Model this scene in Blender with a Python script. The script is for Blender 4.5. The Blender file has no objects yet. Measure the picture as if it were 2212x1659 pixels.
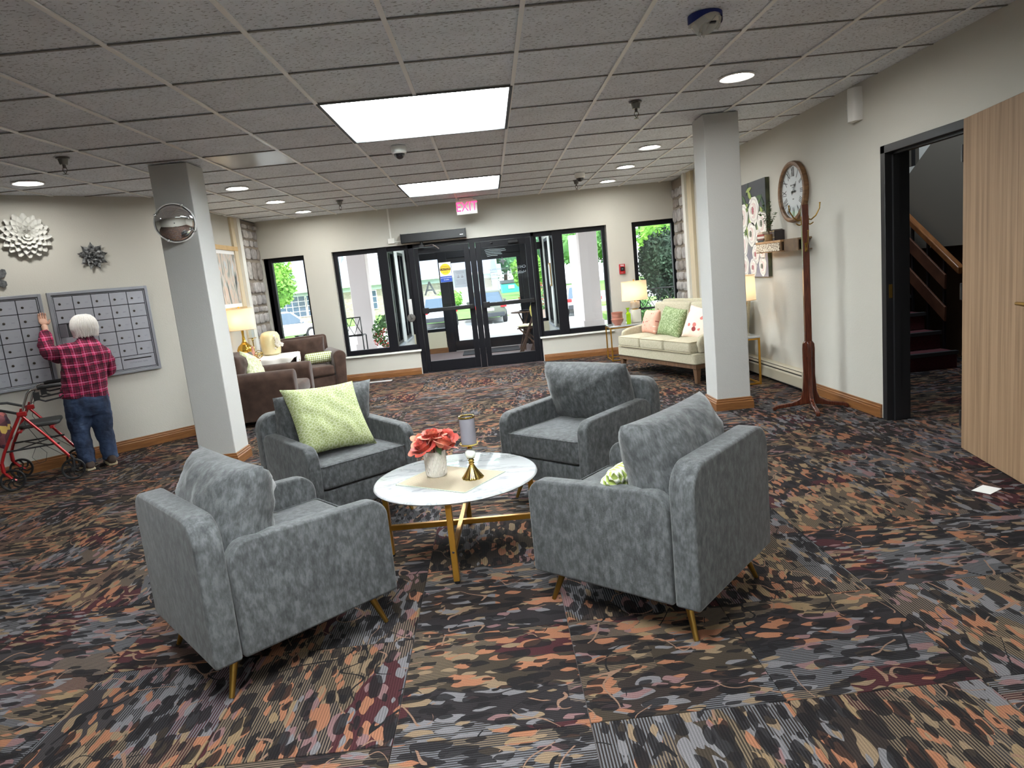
import bpy, bmesh, math, random
from math import sin, cos, pi, radians, sqrt, atan2, hypot
from mathutils import Vector, Matrix, Euler
random.seed(7)
scene = bpy.context.scene
col = scene.collection

# ------------------------------------------------------------------ camera
CAMZ = 1.374
yaw, pitch, roll = 0.0187, -0.1600, -0.1012
fw = Vector((sin(yaw)*cos(pitch), cos(yaw)*cos(pitch), sin(pitch)))
r0 = Vector((cos(yaw), -sin(yaw), 0)); u0 = r0.cross(fw)
rt = cos(roll)*r0 + sin(roll)*u0; up = -sin(roll)*r0 + cos(roll)*u0
cam_d = bpy.data.cameras.new('camera'); cam = bpy.data.objects.new('camera', cam_d)
col.objects.link(cam)
cam.matrix_world = Matrix((( rt.x, up.x, -fw.x, 0), (rt.y, up.y, -fw.y, 0), (rt.z, up.z, -fw.z, CAMZ), (0, 0, 0, 1)))
cam_d.sensor_width = 36.0; cam_d.lens = 1449/2212*36; cam_d.clip_start = 0.05; cam_d.clip_end = 400
scene.camera = cam

# ------------------------------------------------------------------ light
PANEL_E, DOWN_E, SKY_E, SUN_E = 25.0, 90.0, 2.1, 2.6
scene.view_settings.view_transform = 'Standard'
scene.view_settings.look = 'None'
scene.view_settings.gamma = 1.0
scene.view_settings.use_curve_mapping = False
scene.view_settings.exposure = 1.22
scene.cycles.max_bounces = 10; scene.cycles.diffuse_bounces = 5; scene.cycles.glossy_bounces = 4
scene.cycles.transparent_max_bounces = 16; scene.cycles.caustics_reflective = False; scene.cycles.caustics_refractive = False
scene.cycles.sample_clamp_indirect = 6.0
w = bpy.data.worlds.new('sky'); scene.world = w; w.use_nodes = True
nt = w.node_tree; bg = nt.nodes['Background']
bg.inputs[0].default_value = (0.90, 0.95, 1.0, 1); bg.inputs[1].default_value = SKY_E
sd = bpy.data.lights.new('sun', 'SUN'); sd.energy = SUN_E; sd.angle = 0.02; sd.color = (1, 0.96, 0.88)
so = bpy.data.objects.new('sun', sd); col.objects.link(so)
so.rotation_euler = Euler((radians(38), radians(22), 0)); so.location = (0, 20, 30)

# ------------------------------------------------------------------ materials
MATS = {}
def _n(nt, t, **k):
    n = nt.nodes.new(t)
    for a, b in k.items(): setattr(n, a, b)
    return n
def mat(name, c=(.5,.5,.5), rough=.6, metal=0., var=0., vscale=8., vstretch=(1,1,1), c2=None, bump=0., bscale=60., bstretch=(1,1,1),
        emit=None, es=1., sheen=0., coat=0., alpha=1., trans=0., ior=1.45, spec=.5, detail=4., contrast=.18, coords='Object'):
    if name in MATS: return MATS[name]
    m = bpy.data.materials.new(name); m.use_nodes = True; nt = m.node_tree; L = nt.links
    b = nt.nodes['Principled BSDF']; b.inputs['Base Color'].default_value = (*c, 1); b.inputs['Roughness'].default_value = rough
    b.inputs['Metallic'].default_value = metal; b.inputs['Specular IOR Level'].default_value = spec; b.inputs['IOR'].default_value = ior
    if sheen: b.inputs['Sheen Weight'].default_value = sheen; b.inputs['Sheen Roughness'].default_value = .4
    if coat: b.inputs['Coat Weight'].default_value = coat; b.inputs['Coat Roughness'].default_value = .08
    if trans: b.inputs['Transmission Weight'].default_value = trans
    if alpha < 1: b.inputs['Alpha'].default_value = alpha
    if emit: b.inputs['Emission Color'].default_value = (*emit, 1); b.inputs['Emission Strength'].default_value = es
    tc = _n(nt, 'ShaderNodeTexCoord')
    if c2 is not None or var:
        if c2 is None: c2 = tuple(max(0, x*(1-var)) for x in c)
        mp = _n(nt, 'ShaderNodeMapping'); mp.inputs['Scale'].default_value = vstretch; L.new(tc.outputs[coords], mp.inputs[0])
        no = _n(nt, 'ShaderNodeTexNoise'); no.inputs['Scale'].default_value = vscale; no.inputs['Detail'].default_value = detail
        L.new(mp.outputs[0], no.inputs[0])
        r = _n(nt, 'ShaderNodeValToRGB'); r.color_ramp.elements[0].position = .5-contrast; r.color_ramp.elements[1].position = .5+contrast
        r.color_ramp.elements[0].color = (*c2, 1); r.color_ramp.elements[1].color = (*c, 1)
        L.new(no.outputs[0], r.inputs[0]); L.new(r.outputs[0], b.inputs['Base Color'])
    if bump:
        mp = _n(nt, 'ShaderNodeMapping'); mp.inputs['Scale'].default_value = bstretch; L.new(tc.outputs[coords], mp.inputs[0])
        no = _n(nt, 'ShaderNodeTexNoise'); no.inputs['Scale'].default_value = bscale; no.inputs['Detail'].default_value = 3
        L.new(mp.outputs[0], no.inputs[0])
        bp = _n(nt, 'ShaderNodeBump'); bp.inputs['Strength'].default_value = bump; bp.inputs['Distance'].default_value = .01
        L.new(no.outputs[0], bp.inputs['Height']); L.new(bp.outputs[0], b.inputs['Normal'])
    MATS[name] = m
    return m
def glass(name, tint=(.95,.98,1), refl=.06):
    if name in MATS: return MATS[name]
    m = bpy.data.materials.new(name); m.use_nodes = True; nt = m.node_tree; L = nt.links; nt.nodes.clear()
    o = _n(nt, 'ShaderNodeOutputMaterial'); t = _n(nt, 'ShaderNodeBsdfTransparent'); g = _n(nt, 'ShaderNodeBsdfGlossy'); mx = _n(nt, 'ShaderNodeMixShader')
    t.inputs[0].default_value = (*tint, 1); g.inputs['Roughness'].default_value = .02
    lw_ = _n(nt, 'ShaderNodeLayerWeight'); lw_.inputs[0].default_value = .5
    pw_ = _n(nt, 'ShaderNodeMath', operation='POWER'); L.new(lw_.outputs['Facing'], pw_.inputs[0]); pw_.inputs[1].default_value = 4.
    ml_ = _n(nt, 'ShaderNodeMath', operation='MULTIPLY_ADD'); L.new(pw_.outputs[0], ml_.inputs[0]); ml_.inputs[1].default_value = .9; ml_.inputs[2].default_value = refl*.6
    L.new(ml_.outputs[0], mx.inputs[0]); L.new(t.outputs[0], mx.inputs[1]); L.new(g.outputs[0], mx.inputs[2]); L.new(mx.outputs[0], o.inputs[0])
    MATS[name] = m
    return m
def emis(name, c, s):
    if name in MATS: return MATS[name]
    m = bpy.data.materials.new(name); m.use_nodes = True; nt = m.node_tree; nt.nodes.clear()
    o = _n(nt, 'ShaderNodeOutputMaterial'); e = _n(nt, 'ShaderNodeEmission'); e.inputs[0].default_value = (*c, 1); e.inputs[1].default_value = s
    nt.links.new(e.outputs[0], o.inputs[0]); MATS[name] = m
    return m

class NT:
    """tiny helper to write node graphs"""
    def __init__(s, name, rough=.8):
        s.m = bpy.data.materials.new(name); s.m.use_nodes = True; s.nt = s.m.node_tree; s.b = s.nt.nodes['Principled BSDF']
        s.b.inputs['Roughness'].default_value = rough; MATS[name] = s.m
        s.tc = s.n('ShaderNodeTexCoord')
    def n(s, t, **k): return _n(s.nt, t, **k)
    def l(s, a, b): s.nt.links.new(a, b)
    def inp(s, node, i, v):
        if v is None: return
        if hasattr(v, 'links') or isinstance(v, bpy.types.NodeSocket): s.l(v, node.inputs[i])
        else: node.inputs[i].default_value = v
    def math(s, op, a, b=None, c=None):
        n = s.n('ShaderNodeMath', operation=op); s.inp(n, 0, a); s.inp(n, 1, b); s.inp(n, 2, c); return n.outputs[0]
    def mix(s, f, a, b, blend='MIX'):
        n = s.n('ShaderNodeMix', data_type='RGBA', blend_type=blend); s.inp(n, 0, f)
        for i, v in ((6, a), (7, b)): s.inp(n, i, (*v, 1) if isinstance(v, tuple) and len(v) == 3 else v)
        return n.outputs[2]
    def mapping(s, v, scale=(1,1,1), rot=(0,0,0), loc=(0,0,0)):
        n = s.n('ShaderNodeMapping'); s.l(v, n.inputs[0]); s.inp(n, 1, loc); n.inputs[2].default_value = rot; n.inputs[3].default_value = scale; return n.outputs[0]
    def noise(s, v, scale, detail=3, out=0, dist=0.):
        n = s.n('ShaderNodeTexNoise'); s.l(v, n.inputs[0]); n.inputs['Scale'].default_value = scale; n.inputs['Detail'].default_value = detail; n.inputs['Distortion'].default_value = dist; return n.outputs[out]
    def voro(s, v, scale, feature='F1', distance='EUCLIDEAN', rnd=1., dims='3D'):
        n = s.n('ShaderNodeTexVoronoi', feature=feature, voronoi_dimensions=dims)
        if feature in ('F1', 'F2', 'SMOOTH_F1'): n.distance = distance
        if distance == 'MINKOWSKI': n.inputs['Exponent'].default_value = 1.35
        s.l(v, n.inputs['Vector']); n.inputs['Scale'].default_value = scale; n.inputs['Randomness'].default_value = rnd; return n
    def ramp(s, v, stops, interp='LINEAR'):
        n = s.n('ShaderNodeValToRGB'); cr = n.color_ramp; cr.interpolation = interp
        while len(cr.elements) < len(stops): cr.elements.new(.5)
        for e, (p, c) in zip(cr.elements, stops): e.position = p; e.color = (*c, 1) if len(c) == 3 else c
        s.l(v, n.inputs[0]); return n.outputs[0]
    def sep(s, v):
        n = s.n('ShaderNodeSeparateXYZ'); s.l(v, n.inputs[0]); return n.outputs
    def comb(s, x, y, z):
        n = s.n('ShaderNodeCombineXYZ'); s.inp(n, 0, x); s.inp(n, 1, y); s.inp(n, 2, z); return n.outputs[0]
    def color(s, v): s.l(v, s.b.inputs['Base Color'])
    def bump(s, h, strength=.3, dist=.005):
        n = s.n('ShaderNodeBump'); n.inputs['Strength'].default_value = strength; n.inputs['Distance'].default_value = dist
        s.l(h, n.inputs['Height']); s.l(n.outputs[0], s.b.inputs['Normal'])

# ------------------------------------------------------------------ geometry
class M:
    def __init__(s): s.v = []; s.f = []
    def add(s, vs, fs, T=None):
        o = len(s.v)
        if T is not None: vs = [tuple(T @ Vector(v)) for v in vs]
        s.v += [tuple(v) for v in vs]; s.f += [tuple(i+o for i in f) for f in fs]; return s
    def box(s, x0, x1, y0, y1, z0, z1, T=None):
        return s.add([(x0,y0,z0),(x1,y0,z0),(x1,y1,z0),(x0,y1,z0),(x0,y0,z1),(x1,y0,z1),(x1,y1,z1),(x0,y1,z1)],
                     [(0,3,2,1),(4,5,6,7),(0,1,5,4),(1,2,6,5),(2,3,7,6),(3,0,4,7)], T)
    def cbox(s, c, d, T=None):
        return s.box(c[0]-d[0]/2, c[0]+d[0]/2, c[1]-d[1]/2, c[1]+d[1]/2, c[2]-d[2]/2, c[2]+d[2]/2, T)
    def prism(s, poly, a, b, plane='xy', T=None):
        """extrude polygon from a to b along the remaining axis"""
        n = len(poly)
        def P(p, h): return {'xy': (p[0], p[1], h), 'xz': (p[0], h, p[1]), 'yz': (h, p[0], p[1])}[plane]
        vs = [P(p, a) for p in poly] + [P(p, b) for p in poly]
        area = sum(poly[i][0]*poly[(i+1)%n][1]-poly[(i+1)%n][0]*poly[i][1] for i in range(n))
        flip = (area < 0) ^ (plane == 'xz') ^ (b < a)
        fs = [tuple(range(n))[::-1], tuple(range(n, 2*n))] + [(i, (i+1) % n, n+(i+1) % n, n+i) for i in range(n)]
        if flip: fs = [f[::-1] for f in fs]
        return s.add(vs, fs, T)
    def loft(s, rings, cap=True, closed=True):
        n = len(rings[0]); o = len(s.v)
        for r in rings: s.v += [tuple(p) for p in r]
        for i in range(len(rings)-1):
            for j in range(n if closed else n-1):
                k = (j+1) % n
                s.f.append((o+i*n+j, o+i*n+k, o+(i+1)*n+k, o+(i+1)*n+j))
        if cap and closed:
            s.f.append(tuple(o+j for j in range(n))[::-1]); s.f.append(tuple(o+(len(rings)-1)*n+j for j in range(n)))
        return s
    def lathe(s, prof, n=24, c=(0,0,0), cap=True, T=None, flute=0, famp=0.):
        rings = []
        for r, z in prof:
            rr = []
            for j in range(n):
                a = 2*pi*j/n; q = r*(1+famp*cos(flute*a)) if flute else r
                p = Vector((c[0]+q*cos(a), c[1]+q*sin(a), c[2]+z)); rr.append(T @ p if T is not None else p)
            rings.append(rr)
        return s.loft(rings, cap)
    def cyl(s, p0, p1, r, n=12, r1=None):
        return s.tube([p0, p1], [r, r if r1 is None else r1], n)
    def tube(s, pts, r, n=8, ry=None, upv=None, closed=False):
        pts = [Vector(p) for p in pts]; k = len(pts)
        rs = r if isinstance(r, (list, tuple)) else [r]*k
        rys = rs if ry is None else (ry if isinstance(ry, (list, tuple)) else [ry]*k)
        rings = []; ref = Vector(upv) if upv else None
        for i, p in enumerate(pts):
            if closed: d = (pts[(i+1) % k]-pts[i-1])
            else: d = (pts[min(i+1, k-1)]-pts[max(i-1, 0)])
            d = d.normalized() if d.length > 1e-9 else Vector((0,0,1))
            if ref is None: ref = Vector((0,0,1)) if abs(d.z) < .9 else Vector((1,0,0))
            x = ref - d*ref.dot(d)
            if x.length < 1e-6: x = d.orthogonal()
            x.normalize(); y = d.cross(x); ref = x if not upv else ref
            rings.append([p + x*rs[i]*cos(2*pi*j/n) + y*rys[i]*sin(2*pi*j/n) for j in range(n)])
        if closed: rings.append(rings[0]); return s.loft(rings, False)
        return s.loft(rings)
    def sphere(s, c, r, n=16, m=10, sc=(1,1,1), T=None):
        rings = []
        for i in range(m+1):
            a = -pi/2+pi*i/m; a = max(-pi/2+.02, min(pi/2-.02, a))
            rr = []
            for j in range(n):
                b = 2*pi*j/n; p = Vector((c[0]+r*sc[0]*cos(a)*cos(b), c[1]+r*sc[1]*cos(a)*sin(b), c[2]+r*sc[2]*sin(a)))
                rr.append(T @ p if T is not None else p)
            rings.append(rr)
        return s.loft(rings)
    def quad(s, a, b, c, d): return s.add([a,b,c,d], [(0,1,2,3)])
    def grid(s, fn, nu, nv):
        o = len(s.v)
        for j in range(nv+1):
            for i in range(nu+1): s.v.append(tuple(fn(i/nu, j/nv)))
        for j in range(nv):
            for i in range(nu):
                a = o+j*(nu+1)+i; s.f.append((a, a+1, a+nu+2, a+nu+1))
        return s
    def mesh(s, name):
        me = bpy.data.meshes.new(name); me.from_pydata([tuple(v) for v in s.v], [], s.f); me.update(); return me
    def build(s, name, m, parent=None, smooth=False, bevel=0., bseg=2, loc=(0,0,0), rot=(0,0,0), angle=40, sub=0, label=None, kind=None):
        me = s.mesh(name)
        if m is not None: me.materials.append(m)
        if smooth:
            me.shade_smooth(); me.set_sharp_from_angle(angle=radians(angle))
        o = bpy.data.objects.new(name, me); col.objects.link(o); o.location = loc; o.rotation_euler = rot
        if parent is not None: o.parent = parent
        if bevel:
            b = o.modifiers.new('bevel', 'BEVEL'); b.width = bevel; b.segments = bseg; b.limit_method = 'ANGLE'; b.angle_limit = radians(35)
            me.shade_smooth(); me.set_sharp_from_angle(angle=radians(35)); b.harden_normals = False
            if bseg >= 3:
                me.shade_smooth()
                for a in ('sharp_edge',):
                    if a in me.attributes: me.attributes.remove(me.attributes[a])
        if sub:
            sm = o.modifiers.new('sub', 'SUBSURF'); sm.levels = sub; sm.render_levels = sub; me.shade_smooth()
        if label: o['label'] = label
        if kind: o['kind'] = kind
        return o

def thing(name, label, cat, loc=(0,0,0), rz=0, group=None, rot=None):
    o = bpy.data.objects.new(name, None); col.objects.link(o); o.location = loc
    o.rotation_euler = rot if rot else (0, 0, rz); o.empty_display_size = .1
    o['label'] = label; o['category'] = cat
    if group: o['group'] = group
    return o
def tag(o, label, cat, group=None):
    o['label'] = label; o['category'] = cat
    if group: o['group'] = group
    return o
def struct(o, label=None, cat='structure'):
    o['kind'] = 'structure'
    if label: o['label'] = label; o['category'] = cat
    return o
def dup(o, loc=None, rz=None, label=None, group=None, parent=None):
    c = o.copy(); col.objects.link(c)
    if parent is not None: c.parent = parent
    if loc is not None: c.location = loc
    if rz is not None: c.rotation_euler = (c.rotation_euler[0], c.rotation_euler[1], rz)
    if label: c['label'] = label
    if group: c['group'] = group
    for ch in [x for x in bpy.data.objects if x.parent == o and x is not c]: dup(ch, parent=c)
    return c
def text(name, body, size, m, parent=None, loc=(0,0,0), rot=(pi/2,0,0), ext=.0004, align='CENTER', sx=1.):
    cu = bpy.data.curves.new(name, 'FONT'); cu.body = body; cu.size = size; cu.extrude = ext; cu.align_x = align; cu.align_y = 'CENTER'
    cu.resolution_u = 3; cu.materials.append(m)
    tmp = bpy.data.objects.new(name, cu); me = bpy.data.meshes.new_from_object(tmp); bpy.data.objects.remove(tmp); bpy.data.curves.remove(cu)
    me.name = name
    if sx != 1:
        me.transform(Matrix.Diagonal((sx, 1, 1, 1)))
        if sx < 0: me.flip_normals()
    o = bpy.data.objects.new(name, me); col.objects.link(o); o.location = loc; o.rotation_euler = rot
    if parent is not None: o.parent = parent
    return o
def rrect(x0, x1, y0, y1, r, n=5):
    """rounded rectangle; r may be 4 radii (bl, br, tr, tl)"""
    rr = r if isinstance(r, (tuple, list)) else (r,)*4
    P = []
    for (cx, cy, a0, q) in ((x0, y0, pi, rr[0]), (x1, y0, 1.5*pi, rr[1]), (x1, y1, 0, rr[2]), (x0, y1, .5*pi, rr[3])):
        sx = 1 if cx == x0 else -1; sy = 1 if cy == y0 else -1
        if q <= 0: P.append((cx, cy)); continue
        for i in range(n+1):
            a = a0+.5*pi*i/n; P.append((cx+sx*q+q*cos(a), cy+sy*q+q*sin(a)))
    return P
def pillow(w, h, t, n=18, seed=0, wr=.006, pinch=.10, flat=.0, puff=.46):
    """a stuffed cushion in the xz plane, facing -y, centred on the origin"""
    rnd = random.Random(seed); ph = [rnd.uniform(0, 6) for _ in range(8)]
    def prof(u, v, sg):
        x = 2*u-1; z = 2*v-1
        k = max(0, (1-abs(x)**2.6))*max(0, (1-abs(z)**2.6))
        th = t/2*(k**puff)
        X = x*w/2*(1-pinch*(1-abs(z)**1.5)*0 - pinch*(1-z*z)*.6); Z = z*h/2*(1-pinch*(1-x*x)*.6)
        e = min(1, 2.2*(1-max(abs(x), abs(z))))
        wz = wr*(sin(x*9+ph[0]+3*z)*sin(z*7+ph[1]) + .6*sin(x*17+z*5+ph[2])*(.3+abs(z)))*e
        ed = (abs(x)*abs(z))**3*.5
        wz += wr*1.2*sin(atan2(z, x+1e-6)*13+ph[3])*min(1, (x*x+z*z))*e*(1-ed)
        return (X, sg*(th)+wz*(1 if sg < 0 else -1)*-1 if th > 0 else 0, Z)
    m = M(); o = 0
    N = n
    front = [[prof(i/N, j/N, -1) for i in range(N+1)] for j in range(N+1)]
    back = [[prof(i/N, j/N, 1) for i in range(N+1)] for j in range(N+1)]
    idx = {}
    for j in range(N+1):
        for i in range(N+1):
            idx[(0, i, j)] = len(m.v); m.v.append(front[j][i])
    for j in range(N+1):
        for i in range(N+1):
            if i in (0, N) or j in (0, N): idx[(1, i, j)] = idx[(0, i, j)]
            else: idx[(1, i, j)] = len(m.v); m.v.append(back[j][i])
    for j in range(N):
        for i in range(N):
            m.f.append(tuple(idx[(0, a, b)] for a, b in ((i, j), (i+1, j), (i+1, j+1), (i, j+1))))
            m.f.append(tuple(idx[(1, a, b)] for a, b in ((i, j+1), (i+1, j+1), (i+1, j), (i, j))))
    return m
def cushion(x0, x1, y0, y1, z0, z1, r=.03, crown=.015, n=10):
    """box cushion with rounded edges and a crowned top"""
    m = M(); cx, cy = (x0+x1)/2, (y0+y1)/2
    prof = [(1, -.0, 0), (.35, .0, .0)]
    rings = []
    def ring(inset, z, cr=0.):
        P = rrect(x0+inset, x1-inset, y0+inset, y1-inset, max(.004, r-inset*.5), 4)
        return [Vector((p[0], p[1], z+cr)) for p in P]
    k = 4
    for i in range(k+1):
        a = pi/2*i/k; rings.append(ring(r*(1-sin(a)), z0+r*(1-cos(a))))
    for i in range(k+1):
        a = pi/2*i/k; rings.append(ring(r*(1-cos(a)), z1-r*(1-sin(a))))
    w2 = min(x1-x0, y1-y0)/2
    for q in (.25, .5, .75, .93):
        ins = r+(w2-r)*q; rings.append(ring(min(ins, w2-.002), z1, crown*(1-(1-q)**2)))
    m.loft(rings)
    return m
def S(r, g, b):
    f = lambda c: (c/255/12.92) if c/255 <= .04045 else ((c/255+.055)/1.055)**2.4
    return (f(r), f(g), f(b))
# ---------------------------------------------------------------- surface materials
WALL = mat('wall_paint', S(192,190,181), .75, bump=.13, bscale=90)
WALLB = mat('column_paint', S(190,190,187), .72, bump=.14, bscale=110)
WALLW = mat('white_paint', S(226,226,220), .6)
BEIGE = mat('beige_trim', S(205,192,165), .6)
OAK = mat('oak_trim', S(136,92,52), .38, c2=S(108,68,36), vscale=6, vstretch=(1,1,14), bump=.05, coat=.2)
BLACKM = mat('bronze_frame', S(20,20,25), .4, metal=.0, spec=.25)
BLACK = mat('black_plastic', S(18,18,20), .4)
GLASS = glass('clear_glass')
CHROME = mat('chrome', S(210,210,212), .12, metal=1.)
DCHROME = mat('dark_chrome', S(90,90,92), .25, metal=1.)
GOLD = mat('gold_metal', S(202,150,60), .28, metal=.9)
BRASS = mat('brass_metal', S(196,170,95), .15, metal=1.)
WHITEP = mat('white_plastic', S(232,232,228), .35)
GREYP = mat('grey_plastic', S(120,120,122), .5)
INK = mat('black_ink', S(20,20,22), .7)

def carpet_material():
    k = NT('carpet_pattern', .95); k.b.inputs['Specular IOR Level'].default_value = .1
    oi = k.n('ShaderNodeObjectInfo'); off = k.math('MULTIPLY', oi.outputs['Random'], 37.0)
    v0 = k.mapping(k.tc.outputs['Object'], loc=(0,0,0))
    add = k.n('ShaderNodeVectorMath', operation='ADD'); k.l(v0, add.inputs[0]); k.l(k.comb(off, k.math('MULTIPLY', off, 1.7), 0.), add.inputs[1])
    v = add.outputs[0]
    wob = k.n('ShaderNodeTexNoise'); wob.inputs['Scale'].default_value = 7; wob.inputs['Detail'].default_value = 1; k.l(v, wob.inputs[0])
    ws = k.n('ShaderNodeVectorMath', operation='MULTIPLY_ADD'); k.l(wob.outputs['Color'], ws.inputs[0]); ws.inputs[1].default_value = (.05,.05,0); k.l(v, ws.inputs[2])
    vw = ws.outputs[0]
    # blocky background patches
    pv = k.voro(k.mapping(v, (2.2, 5.2, 0)), 1.0, distance='CHEBYCHEV', rnd=.9, dims='2D')
    pr, pg, pb = k.sep(pv.outputs['Color'])[:3]
    base = k.ramp(pr, [(0, S(70,61,58)), (.26, S(92,54,58)), (.46, S(62,57,59)), (.66, S(80,75,76)), (.84, S(84,74,64))], 'CONSTANT')
    scol = k.ramp(pb, [(0, S(150,132,110)), (.4, S(138,139,144)), (.78, S(150,132,116))], 'CONSTANT')
    x, y, z = k.sep(v)[:3]
    st = k.math('SINE', k.math('MULTIPLY', y, 2*pi/.0095)); st = k.math('GREATER_THAN', st, .05)
    stripe = k.math('MULTIPLY', st, k.math('GREATER_THAN', pg, .42))
    c = k.mix(k.math('MULTIPLY', stripe, .85), base, scol)
    def leaf(rot, sx, sy, lo, hi, prob, seed):
        mv = k.mapping(vw, (sx, sy, 0), (0, 0, rot), (seed, seed*1.3, 0))
        q = k.voro(mv, 1.0, distance='MINKOWSKI', rnd=.85, dims='2D'); cr = k.sep(q.outputs['Color'])
        th = k.math('MULTIPLY_ADD', cr[0], hi-lo, lo)
        return k.math('MULTIPLY', k.math('LESS_THAN', q.outputs['Distance'], th), k.math('LESS_THAN', cr[1], prob)), cr[2]
    hue = k.noise(v, 1.6, 1)
    for (rot, sx, sy, lo, hi, prob, seed) in ((.45, 6.0, 17, .24, .52, .40, 0), (-.40, 7.5, 19, .22, .50, .38, 3.3), (1.3, 9, 23, .2, .46, .34, 9.1), (.1, 11, 30, .2, .46, .30, 12.1)):
        m, cc = leaf(rot, sx, sy, lo, hi, prob, seed)
        pal = k.ramp(k.math('ADD', k.math('MULTIPLY', cc, .30), k.math('MULTIPLY', pb, .70)),
                     [(0, S(176,150,116)), (.22, S(196,136,104)), (.42, S(172,148,120)), (.54, S(150,147,150)), (.70, S(164,128,128)), (.80, S(192,134,104))], 'CONSTANT')
        c = k.mix(m, c, pal)
    for (rot, sx, sy, lo, hi, prob, seed) in ((-.8, 6.0, 16, .24, .52, .42, 5.2), (.25, 8.0, 21, .22, .50, .40, 7.7), (1.0, 11, 27, .2, .46, .34, 2.2)):
        m, cc = leaf(rot, sx, sy, lo, hi, prob, seed)
        c = k.mix(k.math('MULTIPLY', m, .9), c, S(46,43,45))
    for sc_, se_ in ((2.6, 0.), (3.4, 5.)):
        q1 = k.noise(k.mapping(v, (1, 1, 0), (0, 0, 0), (se_, se_, 0)), sc_, 1, dist=.6); line = k.math('LESS_THAN', k.math('ABSOLUTE', k.math('SUBTRACT', q1, .5)), .0055)
        gate = k.math('GREATER_THAN', k.noise(k.mapping(v, (1, 1, 0), (0, 0, 0), (se_+9, 2, 0)), 4.5, 1), .52)
        c = k.mix(k.math('MULTIPLY', line, gate), c, S(48,46,48) if se_ == 0 else S(176,140,118))
    rib = k.math('MULTIPLY_ADD', k.math('SINE', k.math('MULTIPLY', y, 2*pi/.0095)), .09, .425)
    c = k.mix(1.0, c, k.comb(rib, rib, rib), 'MULTIPLY')
    fib = k.noise(v, 420, 2)
    c = k.mix(1.0, c, k.ramp(fib, [(.3, (.62,.62,.62)), (.7, (1,1,1))]), 'MULTIPLY')
    k.color(c); k.bump(fib, .35, .003)
    return k.m
CARPET = carpet_material()

def tile_material(name, dens, base, gloss=.85):
    k = NT(name, gloss)
    oi = k.n('ShaderNodeObjectInfo'); off = k.math('MULTIPLY', oi.outputs['Random'], 51.0)
    add = k.n('ShaderNodeVectorMath', operation='ADD'); k.l(k.tc.outputs['Object'], add.inputs[0]); k.l(k.comb(off, off, 0.), add.inputs[1])
    v = add.outputs[0]
    n1 = k.noise(k.mapping(v, (48, 90, 0), (0,0,.3)), 1.0, 3, dist=.5)
    pit = k.ramp(n1, [(dens, (0,0,0)), (dens+.05, (1,1,1))])
    n2 = k.noise(v, 6, 2)
    c = k.mix(pit, tuple(x*.48 for x in base), base)
    c = k.mix(1.0, c, k.ramp(n2, [(.3, (.90,.90,.90)), (.7, (1,1,1))]), 'MULTIPLY')
    tint = k.ramp(oi.outputs['Random'], [(0, (.94,.93,.92)), (1, (1,1,1))])
    c = k.mix(1.0, c, tint, 'MULTIPLY')
    k.color(c); k.bump(pit, .4, .003)
    return k.m
TILE = tile_material('ceiling_tile_mineral', .362, S(240,247,255))
TEE = mat('ceiling_tee_metal', S(244,244,242), .35)
TEED = mat('cross_tee_shade', S(120,117,112), .5)  # darker grey stands in for the shadow along the recessed cross tees

# ---------------------------------------------------------------- shell
CH = 2.536; XR = 2.93; YB = 10.40; XL = -3.45; G = .61
def plane_box(name, m, *a, label=None, parent=None): return struct(M().box(*a).build(name, m, parent))
floor = struct(M().box(-7.2, 7.0, -5.2, 13.3, -.12, -.006).build('floor', mat('floor_underlay', S(60,52,50), .9)))
def tilegrid(x0, y0, n0, n1, m0, m1): return [(x0+i*G, y0+j*G) for i in range(n0, n1) for j in range(m0, m1)]
tm = M().box(-.3035, .3035, -.3035, .3035, -.006, 0).mesh('carpet_tile'); tm.materials.append(CARPET)
cnt = 0; rest = M()
for (x, y) in tilegrid(-.44+.305, 1.86+.305, -11, 12, -12, 19):
    if y > 10.9 or x < -6.9: continue
    if x > 2.93+.3 and not (3.8 < y < 8.6): continue
    a = abs(atan2(x, y)) if y > .2 else 9
    d = hypot(x, y)
    infront = y > 1.0 and a < radians(41) and d < 9.6 and not (x < -3.2 and y > 7.6)
    if infront and cnt < 288:
        o = bpy.data.objects.new('carpet_tile', tm); col.objects.link(o); o.location = (x, y, 0)
        o.rotation_euler = (0, 0, (random.choice((0, 1, 2, 3)))*pi/2); o.parent = floor; cnt += 1
    else: rest.box(x-.3035, x+.3035, y-.3035, y+.3035, -.006, 0)
r_ = rest.build('carpet_field', CARPET, floor, kind='stuff')

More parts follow.
